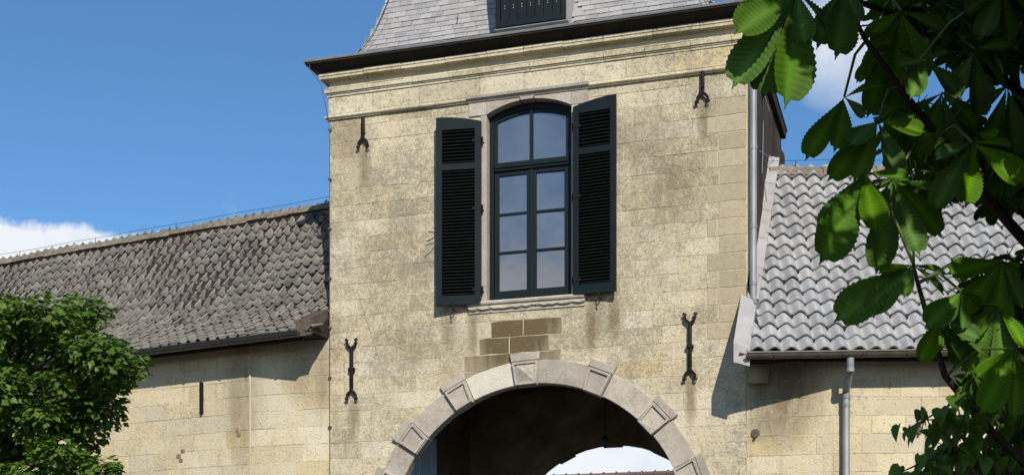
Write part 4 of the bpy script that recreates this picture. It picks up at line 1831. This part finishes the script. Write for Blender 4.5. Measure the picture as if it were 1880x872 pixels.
    while e < 7.5:
        m = MB()
        pts = [S(e, gc[0] + (gr + .004) * math.cos(math.pi + math.pi * j / 8), gc[1] + (gr + .004) * math.sin(math.pi + math.pi * j / 8) + fall * (e - gs0)) for j in range(9)]
        m.tube(pts, .009, 5)
        m.build('gutter_bracket', gm, gut)
        e += random.uniform(.42, .66) if left else .48
    # fascia under the tiles
    m = MB()
    m.obox(S(gs0 + .02, .02, -.14), d * 9.0, -nv * .03, Vector((0, 0, .10)))
    m.build('fascia_board', M['soffit'], root)
    # soffit filler between the fascia and the wall
    v = [S(s_tower(.06) + .06, .06, -.06), S(9, .06, -.06), S(9, pw + .02, -.03), S(s_tower(pw + .3) + .02, pw + .02, -.03)]
    v += [q + Vector((0, 0, -.02)) for q in v]
    mk('soffit_board', v, [(0, 1, 2, 3), (7, 6, 5, 4), (0, 4, 5, 1), (1, 5, 6, 2), (2, 6, 7, 3), (3, 7, 4, 0)], M['soffit'], root)
    # roof end beside the tower
    t1 = pw + .30
    if left:
        # grey verge board closing the eave against the tower
        c0 = S(s_tower(-.02) + .0, -.02, -.10)
        pA = Vector((XT - .012, -.50, ze - .09))
        pB = Vector((XT - .012, -.02, ze + .20))
        w_ = Vector((-.20, -.015, -.02))
        v = [pA, pB, pB + Vector((0, 0, .13)), pA + Vector((0, 0, .20)), pA + w_, pB + w_, pB + w_ + Vector((0, 0, .13)), pA + w_ + Vector((0, 0, .20))]
        mk('verge_board', v, [(0, 3, 2, 1), (4, 5, 6, 7), (0, 1, 5, 4), (1, 2, 6, 5), (2, 3, 7, 6), (3, 0, 4, 7)], M['greyboard'], root)
    else:
        # zinc-capped verge in front of the tower, lead flashing up its side
        tv = .01
        ya, yb = E0.y, 0
        pts_t = [0.0, .2, .4, .62]
        xe = XT - .055

        def on_roof(x, y, up):
            # the roof surface above plan point (x, y)
            q = Vector((x, y, 0)) - Vector((E0.x, E0.y, 0))
            t_ = -q.dot(nv)
            return Vector((x, y, ze + Hh * t_ / W + up)), t_
        yE = E0.y + (XT - E0.x) / d.x * d.y - .035
        y_in = -.016
        A = []
        for (x, y, u) in ((xe, yE, -.13), (xe + .175, yE, -.13), (xe + .175, yE, .065), (xe, yE, .085), (xe, y_in, -.13), (xe + .175, y_in, -.13), (xe + .175, y_in, .065), (xe, y_in, .085)):
            A.append(on_roof(x, y, u)[0])
        mk('verge_capping', A, [(0, 1, 2, 3), (7, 6, 5, 4), (0, 4, 5, 1), (1, 5, 6, 2), (2, 6, 7, 3), (3, 7, 4, 0)], M['zinc_pale'], root)
        m = MB()
        y = -.012
        while y < 2.6:
            p0, t_ = on_roof(XT + .012, y, .075)
            p1, _ = on_roof(XT + .012, y + .44, .075)
            wv2 = Vector((.13, 0, -.035))
            m2_ = MB()
            m2_.add([p0, p0 + wv2, p1 + wv2 + Vector((0, 0, -.008)), p1 + Vector((0, 0, -.008)), p0 + Vector((0, 0, .16)), p1 + Vector((0, 0, .15)),
                     p0 + wv2 + Vector((0, 0, -.05)), p1 + wv2 + Vector((0, 0, -.058))], [(0, 1, 2, 3), (4, 0, 3, 5), (1, 6, 7, 2)])
            if t_ < W - .05:
                m2_.build('lead_flashing', M['zinc_pale'], root, fix=False)
            y += .42
        # stone bracket under the verge
        MB().box((XT + .02, -.16, ze - .30), (XT + .26, -.012, ze - .14), .006).build('eaves_corbel', M['stone_wing'], root)
    return root, S, dict(B=B, d=d, nv=nv, pw=pw, ze=ze, gc=gc, gr=gr, s_tower=s_tower)


lw, LS, LI = wing('wing_building', 'low stone wing with sagging dark pantile roof and black gutter beside the leafy lime tree', True)
rw_, RS, RI = wing('wing_building', 'low stone wing with pale grey pantile roof and zinc downpipe behind the chestnut branches', False)

# left wing details: iron bar, vertical crack strip, holes
B, d, nv = LI['B'], LI['d'], LI['nv']


def on_wing(I, px, py):
    return on_plane(px, py, I['B'], I['nv'])


a, b = on_wing(LI, 372, 702), on_wing(LI, 372, 760)
MB().obox(b - d * .018 + nv * .0, d * .036, nv * .045, Vector((0, 0, a.z - b.z))).build('wall_anchor', M['iron'], lw)
a, b = on_wing(LI, 462, 676), on_wing(LI, 462, 872)
m = MB()
m.tube([B + nv * .006 + Vector((0, -.004, a.z)), B + nv * .006 + Vector((0, -.004, 3.0))], .016, 6)
m.build('joint_mortar', M['plaster'], lw)
# bricks showing where the facing stone has broken away
for (px, py, n) in ((333, 836, 3), (434, 793, 2)):
    p = on_wing(LI, px, py)
    for i in range(n):
        q = p + d * random.uniform(-.05, .05) + Vector((0, 0, (i - n / 2) * .062))
        w_ = random.uniform(.05, .10)
        m = MB()
        m.obox(q - d * w_ / 2 - nv * .02, d * w_, nv * random.uniform(.029, .033), Vector((0, 0, .052)))
        m.build('brick', M['redbrick'], lw)
# putlog patches under the eaves
for (px, py) in ((253, 667), (307, 667), (486, 653), (520, 654), (566, 655)):
    p = on_wing(LI, px, py) if px < 460 else F(px, py)
    m = MB()
    nn = nv if px < 460 else Vector((0, -1, 0))
    dd = d if px < 460 else Vector((-1, 0, 0))
    m.obox(p - dd * .05 - nn * .02, dd * random.uniform(.08, .13), nn * .04, Vector((0, 0, random.uniform(.02, .04))))
    m.build('putlog_patch', M['plaster'], lw)
# right wing: downpipe from the gutter
B, d, nv = RI['B'], RI['d'], RI['nv']
dp2 = empty('downpipe', B)
dp2.parent = rw_
dp2.location = Vector((0, 0, 0))
WPOS[dp2] = WPOS[rw_].copy()
e = (on_plane(1561, 660, RI['B'] + nv * (RI['pw'] + .08), nv) - B).dot(d)
ptop = RS(e, RI['gc'][0], RI['gc'][1] - RI['gr'] + .01)
zk = on_wing(RI, 1550, 728).z
wallp = B + d * (e + .02) + nv * .085
m = MB()
m.tube([ptop, ptop + Vector((0, 0, -.10)), Vector((ptop.x, ptop.y, ptop.z)) + Vector((0, 0, -.13)) + nv * -.01, Vector((wallp.x, wallp.y, zk + .05)), Vector((wallp.x, wallp.y, zk)), Vector((wallp.x, wallp.y, .1))], .041, 14)
autosmooth(m.build('pipe', M['zinc'], dp2), 50)
for q in (ptop.z - .13, zk - .02, zk - .11):
    c = Vector((wallp.x, wallp.y, 0)) if q < zk else Vector((ptop.x, ptop.y, 0))
    MB().tube([c + Vector((0, 0, q - .02)), c + Vector((0, 0, q + .02))], .047, 14).build('pipe_collar', M['zinc'], dp2)
qk = zk - .11
MB().tube([Vector((wallp.x, wallp.y, qk)), Vector((wallp.x, wallp.y, qk)) - nv * .1], .012, 6).build('pipe_bracket', M['iron'], dp2)
# two iron roses on the right wing's wall
for (px, py, host) in ((1387, 795, 0), (1686, 788, 1)):
    p = F(px, py) if host == 0 else on_wing(RI, px, py)
    nn = Vector((0, -1, 0)) if host == 0 else nv
    m = MB()
    m.tube([p - nn * .02, p + nn * .022], .05, 9)
    m.tube([p + nn * .02 + Vector((0, 0, -.03)), p + nn * .05 + Vector((0, 0, -.06))], .016, 6)
    m.build('iron_rose', M['greyboard'], rw_)

# ================================================================== LANTERN and COURTYARD
lan = empty('lantern', (F(1111, 800, TD - .75).x, TD - .75, F(1111, 822, TD - .75).z), 'small dark lantern hanging from the passage ceiling inside the gateway', 'lantern')
lp = WPOS[lan]
MB().tube([lp + Vector((0, 0, .17)), Vector((lp.x, lp.y, ZC + .17))], .006, 6).build('hanger', M['iron'], lan)
MB().tube([lp + Vector((0, 0, .12)), lp + Vector((0, 0, .14)), lp + Vector((0, 0, .18))], [.055, .04, .01], 8).build('cap', M['iron'], lan)
MB().tube([lp + Vector((0, 0, .03)), lp + Vector((0, 0, .119))], [.026, .042], 6).build('glass_body', M['glass'], lan)
MB().tube([lp, lp + Vector((0, 0, .029))], [.02, .03], 6).build('base', M['iron'], lan)

cb = empty('courtyard_building', (-5, 24, 0), 'long brick courtyard building with brown tiled roof seen through the gateway', 'building')
cy = 24.0
pr_ = on_plane(1100, 869, Vector((0, cy + 3, 0)), Vector((0, 1, 0)))
zr = pr_.z
MB().box((-22, cy, 0), (14, cy + 6, zr - 2.4)).build('wall', M['brick'], cb)
v = [(-22.3, cy - .3, zr - 2.6), (14.3, cy - .3, zr - 2.6), (14.3, cy + 3, zr - .06), (-22.3, cy + 3, zr - .06), (14.3, cy + 6.3, zr - 2.6), (-22.3, cy + 6.3, zr - 2.6)]
cr = mk('roof', v, [(0, 1, 2, 3), (3, 2, 4, 5), (0, 3, 5), (1, 4, 2), (0, 5, 4, 1)], M['court_roof'], cb)
rt = None
for i in range(60):
    x = -18 + i * .42
    if rt is None:
        m = MB().tube([(-.2, 0, 0), (.2, 0, 0)], .09, 8).tube([(.17, 0, .01), (.22, 0, .01)], .115, 8)
        rt = mesh_data('ridge_tile', m.v, m.f, M['court_roof'])
    put('ridge_tile', rt, cr, Matrix.Translation((x, cy + 3, zr - .07)))
for i in range(5):
    x = -16 + i * 6
    w_ = MB().box((x, cy - .05, 1.2), (x + 1.2, cy + .05, 2.8), .01).build('window', M['paint'], cb)
    MB().box((x + .1, cy - .056, 1.3), (x + 1.1, cy - .0505, 2.7)).build('pane', M['glass'], w_)
MB().box((-6, cy - .06, .01), (-4.6, cy + .05, 2.3), .01).build('door', M['paint'], cb)

# ================================================================== LIME TREE
def leaf_quad(c, ax, nm, L, W_):
    """small pointed leaf folded along its midrib"""
    s = ax.cross(nm).normalized()
    return [c, c + ax * L * .45 + s * W_ * .5 + nm * W_ * .12, c + ax * L, c + ax * L * .45 - s * W_ * .5 + nm * W_ * .12, c + ax * L * .5 - nm * W_ * .08], [(0, 1, 4), (1, 2, 4), (2, 3, 4), (3, 0, 4)]


def rvec():
    while True:
        q = Vector((random.uniform(-1, 1), random.uniform(-1, 1), random.uniform(-1, 1)))
        if .05 < q.length < 1:
            return q.normalized()


lc = at(5, 760, 12.2)
lime = empty('lime_tree', (lc.x, lc.y, 0), 'dense green lime tree with pale bracts in front of the dark tiled wing', 'tree')
m = MB()
m.tube([(lc.x, lc.y, -.1), (lc.x + .05, lc.y, 1.0), (lc.x - .03, lc.y + .05, 2.2), (lc.x, lc.y, 3.2), (lc.x + .1, lc.y - .05, 4.2)], [.17, .13, .11, .08, .03], 10)
m.build('trunk', M['bark'], lime)
# clumps chosen where the picture shows foliage
clumps = []
sil = [(0, 578), (40, 568), (90, 580), (140, 605), (165, 572), (175, 640), (205, 640), (228, 668), (205, 690), (195, 730), (185, 760), (150, 770), (165, 800), (195, 860),
       (20, 620), (70, 610), (120, 640), (50, 680), (110, 700), (160, 690), (20, 740), (80, 760), (130, 740), (40, 820), (100, 830), (150, 850), (60, 880), (120, 900), (190, 900),
       (-40, 580), (-60, 640), (-50, 720), (-60, 800), (0, 900), (-80, 880), (-20, 600), (150, 660), (60, 597), (0, 680), (100, 780), (130, 590), (200, 655), (170, 720)]
for (px, py) in sil:
    px = px - 10 if px > 100 else px
    clumps.append((at(px, py, 11.8 + random.uniform(-.7, .5)), random.uniform(.13, .24)))
for i in range(45):
    q = rvec()
    p = Vector((lc.x - .35, lc.y, 3.4)) + Vector((q.x * 1.25, q.y * 1.1, q.z * 1.35))
    fp = p - CAMP
    fz = fp.dot(Vector((-ST, CT, 0)))
    ppx = 940 + FPX * fp.dot(Vector((CT, ST, 0))) / fz
    ppy = HORIZ - FPX * fp.z / fz
    if ppx > 130 and ppy < 900 or ppy < 610:
        continue
    clumps.append((p, random.uniform(.2, .34)))
br = MB()
for (c, r) in clumps:
    h = max(1.2, min(3.8, c.z - .5))
    s0 = Vector((lc.x, lc.y, h))
    br.tube([s0, (s0 + c) / 2 + rvec() * .06 + Vector((0, 0, .05)), c], [.03, .016, .005], 5)
br.build('branches', M['bark'], lime)
fo, bra = MB(), MB()
for (c, r) in clumps:
    nl = int(6800 * r * r)
    for k in range(nl):
        q = rvec()
        rad = r * (random.random() ** .45)
        p = c + Vector((q.x * rad * 1.15, q.y * rad * 1.1, q.z * rad * .85))
        nm = (Vector((0, -.25, 1)) + q * .5 + rvec() * .65).normalized()
        ax = (Vector((q.x, q.y, -.5)) + rvec() * .7)
        ax = (ax - nm * ax.dot(nm)).normalized()
        L = random.uniform(.05, .088)
        fo.add(*leaf_quad(p, ax, nm, L, L * .85))
        if random.random() < .06 and rad > r * .6:
            ax2 = (Vector((q.x, q.y, -1.2)) + rvec() * .5).normalized()
            bra.add(*leaf_quad(p, ax2, ax2.orthogonal().normalized(), .075, .022))
tag(fo.build('foliage', M['lime_leaf'], lime, fix=False), kind='stuff')
tag(bra.build('bracts', M['lime_bract'], lime, fix=False), kind='stuff')
print('lime leaves', len(fo.f) // 4)


# ================================================================== CHESTNUT TREE
def leaflet(mb, node, tip, nm, wr=.40, ns=38, corr=.0028, fold=.22, droop=.10):
    """obovate, toothed, corrugated leaflet from its stalk to its tip"""
    ax = tip - node
    L = ax.length
    ax = ax.normalized()
    nm = (nm - ax * nm.dot(ax)).normalized()
    s = ax.cross(nm)
    v, f = [], []
    for i in range(ns + 1):
        t = i / ns
        w = L * wr * .5 * (math.sin(math.pi * min(1, t ** 1.55)) ** .85 if 0 < t < 1 else 0)
        if t > .9:
            w = L * wr * .5 * max(0, (1 - t)) * 2.2
        w = max(w, .004 * L)
        tooth = (1.03 if i % 2 else .96)
        dz = -droop * L * (t - .3) ** 2
        cz = corr if i % 2 else -corr
        c = node + ax * L * t + nm * dz
        for (u, wv) in ((-1, tooth), (-.55, 1), (0, 1), (.55, 1), (1, tooth)):
            lift = abs(u) * w * fold + (cz if abs(u) == .55 else cz * .8 if u else -.003)
            mb.a[len(mb.v) + len(v)] = .95 if u == 0 else (.55 if i % 2 else .15) + (.1 if abs(u) == 1 else 0)
            v.append(c + s * (u * w * wv) + nm * lift + ax * (abs(u) * w * .42))
    for i in range(ns):
        for j in range(4):
            k = i * 5 + j
            f.append((k, k + 1, k + 6, k + 5))
    mb.add(v, f)


chest = empty('chestnut_tree', (3.2, -9.6, 0), 'large horse chestnut tree with drooping compound leaves in front of grey tiled wing', 'tree')
CN = Vector((ST * 1, -CT, .15)).normalized()      # roughly towards the viewer's side
tr = MB()
tr.tube([(3.2, -9.6, -.2), (3.15, -9.6, 1.2), (3.05, -9.65, 2.6), (3.0, -9.8, 4.2), (2.9, -9.9, 6.0), (2.9, -10.0, 7.6)], [.30, .25, .22, .18, .11, .04], 14)
tr.build('trunk', M['bark'], chest)


def limb(pts, r0, r1, name='branch', mat='bark'):
    n = len(pts)
    o = MB().tube(pts, [r0 + (r1 - r0) * i / (n - 1) for i in range(n)], 8).build(name, M[mat], chest)
    autosmooth(o, 60)


BR = []


def pxlimb(pts, r0, r1, root=None):
    w = [at(*p) for p in pts]
    if root is not None:
        w = [Vector(root), (Vector(root) + w[0]) / 2 + Vector((0, 0, .12))] + w
    limb(w, r0, r1)
    BR.append(w)


T1 = (3.03, -9.7, 3.2)
pxlimb([(1960, 520, 5.2), (1880, 440, 5.1), (1800, 350, 5.0), (1720, 250, 4.9), (1650, 160, 4.8), (1590, 75, 4.7), (1560, 20, 4.65)], .030, .006, T1)
pxlimb([(1940, 330, 5.6), (1880, 270, 5.5), (1862, 140, 5.5), (1850, 0, 5.5), (1840, -120, 5.5)], .034, .012, (3.0, -9.8, 4.0))
pxlimb([(1900, 870, 5.0), (1800, 770, 4.95), (1735, 690, 4.9), (1705, 590, 4.85), (1685, 520, 4.8), (1676, 482, 4.8)], .022, .005, (3.08, -9.6, 2.2))
pxlimb([(1890, 180, 5.3), (1800, 120, 5.2), (1700, 60, 5.1), (1620, 20, 5.0), (1500, -25, 4.7), (1440, -20, 4.6)], .028, .005, (3.0, -9.8, 4.2))
pxlimb([(1900, 640, 5.3), (1830, 600, 5.2), (1770, 560, 5.1)], .03, .006, (3.05, -9.65, 2.8))
pxlimb([(1900, 420, 5.8), (1800, 300, 5.7), (1700, 240, 5.6), (1620, 200, 5.5)], .026, .005, (3.0, -9.75, 3.6))

# hero leaves: stalk joint, then the leaflet tips, with distance
LIT, DARK = [], []
LITSET = {0, 3, 4, 6, 8}
LIT += [at(1800, 640, 4.85), at(1765, 700, 4.9), at(1845, 665, 5.0)]
HERO = [
    (4.55, (1462, -18), [(1342, 158), (1398, 172), (1452, 188, .10), (1478, 82), (1540, 62), (1415, -40), (1350, 60, .08)]),
    (4.60, (1548, -22), [(1502, 78), (1580, 40), (1605, -10), (1545, 90, .15)]),
    (4.75, (1550, 178), [(1478, 292), (1540, 270), (1590, 215), (1620, 150)]),
    (4.70, (1702, 112), [(1672, 180), (1768, 176), (1740, 90), (1640, 120)]),
    (4.70, (1786, 262), [(1782, 374), (1884, 332), (1712, 382), (1720, 285), (1860, 262)]),
    (4.75, (1612, 222), [(1522, 332), (1570, 330), (1655, 330), (1700, 240), (1645, 190), (1560, 262, .1)]),
    (4.70, (1585, 318), [(1558, 412), (1672, 325), (1508, 432), (1610, 420, .1), (1510, 480, .12)]),
    (4.80, (1678, 486), [(1532, 588), (1594, 570), (1742, 498), (1660, 545), (1735, 540), (1612, 500)]),
    (4.72, (1765, 535), [(1772, 605), (1738, 590), (1808, 560), (1700, 600, .1)]),
    (4.80, (1725, 585), [(1690, 665), (1720, 650), (1770, 660), (1800, 620)]),
    (4.85, (1640, 330), [(1610, 500), (1690, 470), (1735, 430), (1760, 360), (1590, 420)]),
    (4.90, (1655, 20), [(1590, 150), (1640, 210), (1700, 150), (1745, 60), (1600, 60)]),
    (4.95, (1620, 90), [(1600, 210), (1660, 220), (1690, 140), (1570, 150)]),
    (4.80, (1840, 480), [(1760, 580), (1830, 620), (1880, 560), (1740, 500)]),
    (4.80, (1830, 560), [(1775, 690), (1850, 700), (1890, 640), (1740, 640)]),
    (4.70, (1862, 640), [(1800, 760), (1870, 770), (1910, 700), (1790, 690)]),
    (4.60, (1840, -25), [(1800, 70), (1860, 80), (1900, 30), (1770, 20)]),
    (4.85, (1790, 90), [(1740, 190), (1800, 220), (1850, 160), (1860, 80)]),
    (4.85, (1850, 160), [(1810, 280), (1870, 290), (1905, 220), (1790, 200)]),
    (4.90, (1730, 170), [(1690, 280), (1750, 290), (1800, 230), (1660, 220)]),
    (5.00, (1700, 300), [(1650, 400), (1710, 420), (1770, 370), (1790, 310)]),
]
for hi_, (dist, node, tips) in enumerate(HERO):
    n0 = at(node[0], node[1], dist)
    mb = MB()
    for i, t in enumerate(tips):
        dd = dist - .02 - (t[2] if len(t) > 2 else random.uniform(-.07, .06))
        tp = at(t[0], t[1], dd)
        nm = (CN + rvec() * .42 + Vector((.12, 0, .32))).normalized()
        leaflet(mb, n0, tp, nm, random.uniform(.34, .42), droop=random.uniform(.02, .32), fold=random.uniform(.1, .4))
        if hi_ in LITSET and i < (3 if hi_ == 0 else 2):
            LIT.append(n0.lerp(tp, .6))
        elif hi_ not in LITSET:
            DARK.append(n0.lerp(tp, .6))
            DARK.append(n0.lerp(tp, .9))
    o = mb.build('leaf', M['chestnut_leaf'], chest, smooth=False, fix=False)
    for pl in o.data.polygons:
        pl.use_smooth = True
    # stalk
    best = min((q for b in BR for q in b), key=lambda q: (q - n0).length)
    limb([n0, (n0 + best) / 2 + Vector((0, 0, .05)), best], .0045, .006, 'leaf_stalk', 'petiole')


def compound_mesh(seed, hi=True):
    rs = random.getstate()
    random.seed(seed)
    mb = MB()
    n = random.choice((5, 6, 7))
    for i in range(n):
        a = (i - (n - 1) / 2) / ((n - 1) / 2) * R_(118)
        L = .19 * (1 - .35 * abs(a) / R_(118)) * random.uniform(.85, 1.1)
        drp = random.uniform(.35, .95)
        tip = Vector((math.sin(a) * L, math.cos(a) * L, -drp * L)).normalized() * L
        leaflet(mb, Vector((0, 0, 0)), tip, (Vector((0, 0, 1)) + rvec() * .25).normalized(), random.uniform(.38, .46), 20 if hi else 4, .003 if hi else 0)
    mb.tube([(0, 0, 0), (0, -.06, .02), (0, -.14, .02)], .0035, 5)
    random.setstate(rs)
    me = mesh_data('leaf', mb.v, mb.f, M['chestnut_leaf'])
    vein_attr(me, mb.a)
    for p in me.polygons:
        p.use_smooth = True
    return me


HI = [compound_mesh(100 + i) for i in range(9)]
LO = [compound_mesh(200 + i, False) for i in range(6)]


def rand_mat(p, yaw=None, k0=.5, k1=.88):
    yaw = random.uniform(0, 2 * math.pi) if yaw is None else yaw
    return Matrix.Translation(p) @ Matrix.Rotation(yaw, 4, 'Z') @ Matrix.Rotation(random.uniform(-.7, .35), 4, 'X') @ Matrix.Rotation(random.uniform(-.5, .5), 4, 'Y') @ Matrix.Scale(random.uniform(k0, k1), 4)


# filler leaves inside the outline of the foliage
MASK = [[(1610, -80), (1950, -80), (1950, 90), (1790, 130), (1720, 60), (1650, 110), (1610, 40)],
        [(1640, 190), (1760, 190), (1800, 250), (1700, 290), (1640, 270)],
        [(1620, 310), (1720, 310), (1720, 390), (1640, 400)],
        [(1800, 270), (1950, 200), (1950, 370), (1820, 370)],
        [(1780, 500), (1950, 430), (1950, 640), (1740, 610)],
        [(1850, 640), (1990, 640), (1990, 930), (1850, 920)]]


def inpoly(x, y, poly):
    c = False
    for i in range(len(poly)):
        (x1, y1), (x2, y2) = poly[i - 1], poly[i]
        if (y1 > y) != (y2 > y) and x < (x2 - x1) * (y - y1) / (y2 - y1) + x1:
            c = not c
    return c


k = 0
while k < 255:
    px, py = random.uniform(1560, 1990), random.uniform(-60, 930)
    if not any(inpoly(px, py, pl) for pl in MASK):
        continue
    p = at(px, py, random.uniform(4.85, 6.2))
    put('leaf', random.choice(HI), chest, rand_mat(p))
    DARK.append(p)
    k += 1
# further leaves behind them, too many to pick apart
bk = MB()
k = 0
while k < 620:
    px, py = random.uniform(1560, 1990), random.uniform(-60, 930)
    if not any(inpoly(px, py, pl) for pl in MASK):
        continue
    p = at(px, py, random.uniform(5.3, 7.4))
    me = random.choice(HI)
    Mx = rand_mat(p)
    bk.add([Mx @ vv.co for vv in me.vertices], [tuple(pl.vertices) for pl in me.polygons])
    DARK.append(p)
    k += 1
tag(bk.build('inner_foliage', M['chestnut_leaf'], chest, fix=False), kind='stuff')
# the rest of the crown, above and beside the picture
cr = MB()
k = 0
cen = Vector((2.6, -10.6, 5.6))


def in_frame(p, m=40):
    fp = p - CAMP
    fz = fp.dot(Vector((-ST, CT, 0)))
    if fz < .3:
        return False, 0, 0, fz
    x = 940 + FPX * fp.dot(Vector((CT, ST, 0))) / fz
    y = HORIZ - FPX * fp.z / fz
    return (-m < x < 1880 + m and -m < y < 872 + m), x, y, fz


while k < 2900:
    q = rvec()
    rr = random.random() ** .4
    p = cen + Vector((q.x * 2.9 * rr, q.y * 2.9 * rr, q.z * 2.6 * rr))
    fz = max(.5, (p - CAMP).dot(Vector((-ST, CT, 0))))
    inf, x, y, fz = in_frame(p, .24 * FPX / fz)
    if inf or fz < 1.2:
        continue
    if any((p - q - SUN * (p - q).dot(SUN)).length < .15 for q in LIT):  # holes left in the crown so sun reaches the LIT points
        continue
    me = random.choice(LO)
    Mx = rand_mat(p, None, .95, 1.35)
    cr.add([Mx @ vv.co for vv in me.vertices], [tuple(pl.vertices) for pl in me.polygons])
    k += 1
# loose leaves added out of view to block sun from the leaves in view
k = 0
while k < 4000:
    b = random.choice(DARK)
    p = b + SUN * random.uniform(.7, 3.4) + rvec() * .4
    fz = max(.5, (p - CAMP).dot(Vector((-ST, CT, 0))))
    inf, x, y, fz = in_frame(p, .24 * FPX / fz)
    if inf or fz < 1.5:
        continue
    if any((p - q - SUN * (p - q).dot(SUN)).length < .15 for q in LIT):
        continue
    me = random.choice(LO)
    Mx = rand_mat(p, None, .95, 1.35)
    cr.add([Mx @ vv.co for vv in me.vertices], [tuple(pl.vertices) for pl in me.polygons])
    k += 1
tag(cr.build('foliage', M['chestnut_leaf'], chest, fix=False), kind='stuff')  # unseen crown and the added shading leaves in one mesh
for i in range(9):
    a = i * .7
    e = cen + Vector((math.cos(a) * 2.2, math.sin(a) * 2.2, .3 + .5 * (i % 3)))
    if in_frame(e, 200)[0]:
        continue
    limb([(2.98, -9.85, 4.4 + .25 * i), (Vector((2.98, -9.85, 4.4 + .25 * i)) + e) / 2 + Vector((0, 0, .3)), e], .07, .012)

# ================================================================== SHRUB with heart-shaped leaves under the chestnut
sb = at(1870, 1300, 5.0)
shrub = empty('lilac_shrub', (sb.x + .1, sb.y, 0), 'sprawling shrub with small heart-shaped bright leaves below the chestnut boughs', 'shrub')


def heart_mesh(seed):
    rs = random.getstate()
    random.seed(seed)
    L = .085
    out = [(0, -.0), (.18, -.10), (.38, .02), (.42, .25), (.30, .55), (.12, .82), (0, 1.0)]
    v, f = [], []
    for i, (w, t) in enumerate(out):
        bend = -.25 * L * t * t
        v += [(w * L, t * L, w * L * .35 + bend), (0, max(t, 0) * L, bend), (-w * L, t * L, w * L * .35 + bend)]
    for i in range(len(out) - 1):
        k = 3 * i
        f += [(k, k + 3, k + 4, k + 1), (k + 1, k + 4, k + 5, k + 2)]
    random.setstate(rs)
    me = mesh_data('leaf', v, f, M['shrub_leaf'])
    for p in me.polygons:
        p.use_smooth = True
    return me


hm = [heart_mesh(i) for i in range(2)]
stems = [
    [(1880, 1000, 5.0), (1835, 880, 5.0), (1800, 800, 4.95), (1775, 730, 4.9), (1778, 690, 4.9), (1790, 650, 4.85), (1800, 632, 4.85)],
    [(1850, 1000, 5.0), (1790, 870, 4.9), (1740, 800, 4.85), (1715, 760, 4.85), (1660, 790, 4.8)],
    [(1840, 1000, 5.0), (1760, 880, 4.9), (1720, 840, 4.85), (1690, 850, 4.8), (1650, 868, 4.8)],
    [(1860, 1000, 5.0), (1800, 860, 4.95), (1760, 790, 4.9), (1735, 770, 4.9), (1690, 770, 4.85)],
    [(1870, 1000, 5.1), (1850, 860, 5.1), (1830, 780, 5.05), (1810, 720, 5.0), (1770, 700, 5.0)],
    [(1870, 1000, 5.1), (1820, 900, 5.1), (1780, 840, 5.05), (1750, 830, 5.0), (1720, 810, 5.0)],
    [(1875, 1000, 5.1), (1840, 830, 5.1), (1840, 740, 5.05), (1850, 690, 5.0), (1845, 655, 5.0)],
    [(1860, 1000, 5.2), (1790, 900, 5.2), (1760, 870, 5.2), (1740, 860, 5.2), (1700, 880, 5.1)],
    [(1810, 1000, 5.2), (1780, 900, 5.2), (1775, 820, 5.2), (1765, 770, 5.2), (1755, 735, 5.1)],
]
nl = 0
for st in stems:
    pts = [at(*q) for q in st]
    base = Vector((sb.x + random.uniform(-.05, .15), sb.y + random.uniform(-.1, .1), -.02))
    low = pts[0]
    full = [base, (base + low) / 2 + Vector((.04, 0, .1))] + pts
    MB().tube(full, [.014, .012] + [.009 - .007 * i / (len(pts) - 1) for i in range(len(pts))], 6).build('stem', M['twig'], shrub)
    for i in range(len(pts) - 1):
        for t in (.1, .3, .5, .7, .9):
            p = pts[i].lerp(pts[i + 1], t)
            for s in (0, 1):
                if random.random() < .22 or nl >= 300:
                    continue
                off = rvec() * .035
                Mx = Matrix.Translation(p + off) @ Matrix.Rotation(random.uniform(0, 6.28), 4, 'Z') @ Matrix.Rotation(random.uniform(-1.3, -.2), 4, 'X') @ Matrix.Rotation(random.uniform(-.6, .6), 4, 'Y') @ Matrix.Scale(random.uniform(.55, 1.1), 4)
                put('leaf', random.choice(hm), shrub, Mx)
                nl += 1
print('shrub leaves', nl)
# weathered post the shrub leans on
pp = at(1848, 900, 5.3)
post = MB()
post.tube([(pp.x, pp.y, -.2), (pp.x + .005, pp.y, 1.2), (pp.x, pp.y, at(1848, 825, 5.3).z)], [.075, .07, .066], 10)
o = post.build('post', M['twig'])
tag(o, 'round brown wooden post standing among the shrub leaves', 'post')
print('objects', len(bpy.data.objects))
print('triangles', sum(len(p.vertices) - 2 for me in bpy.data.meshes for p in me.polygons))
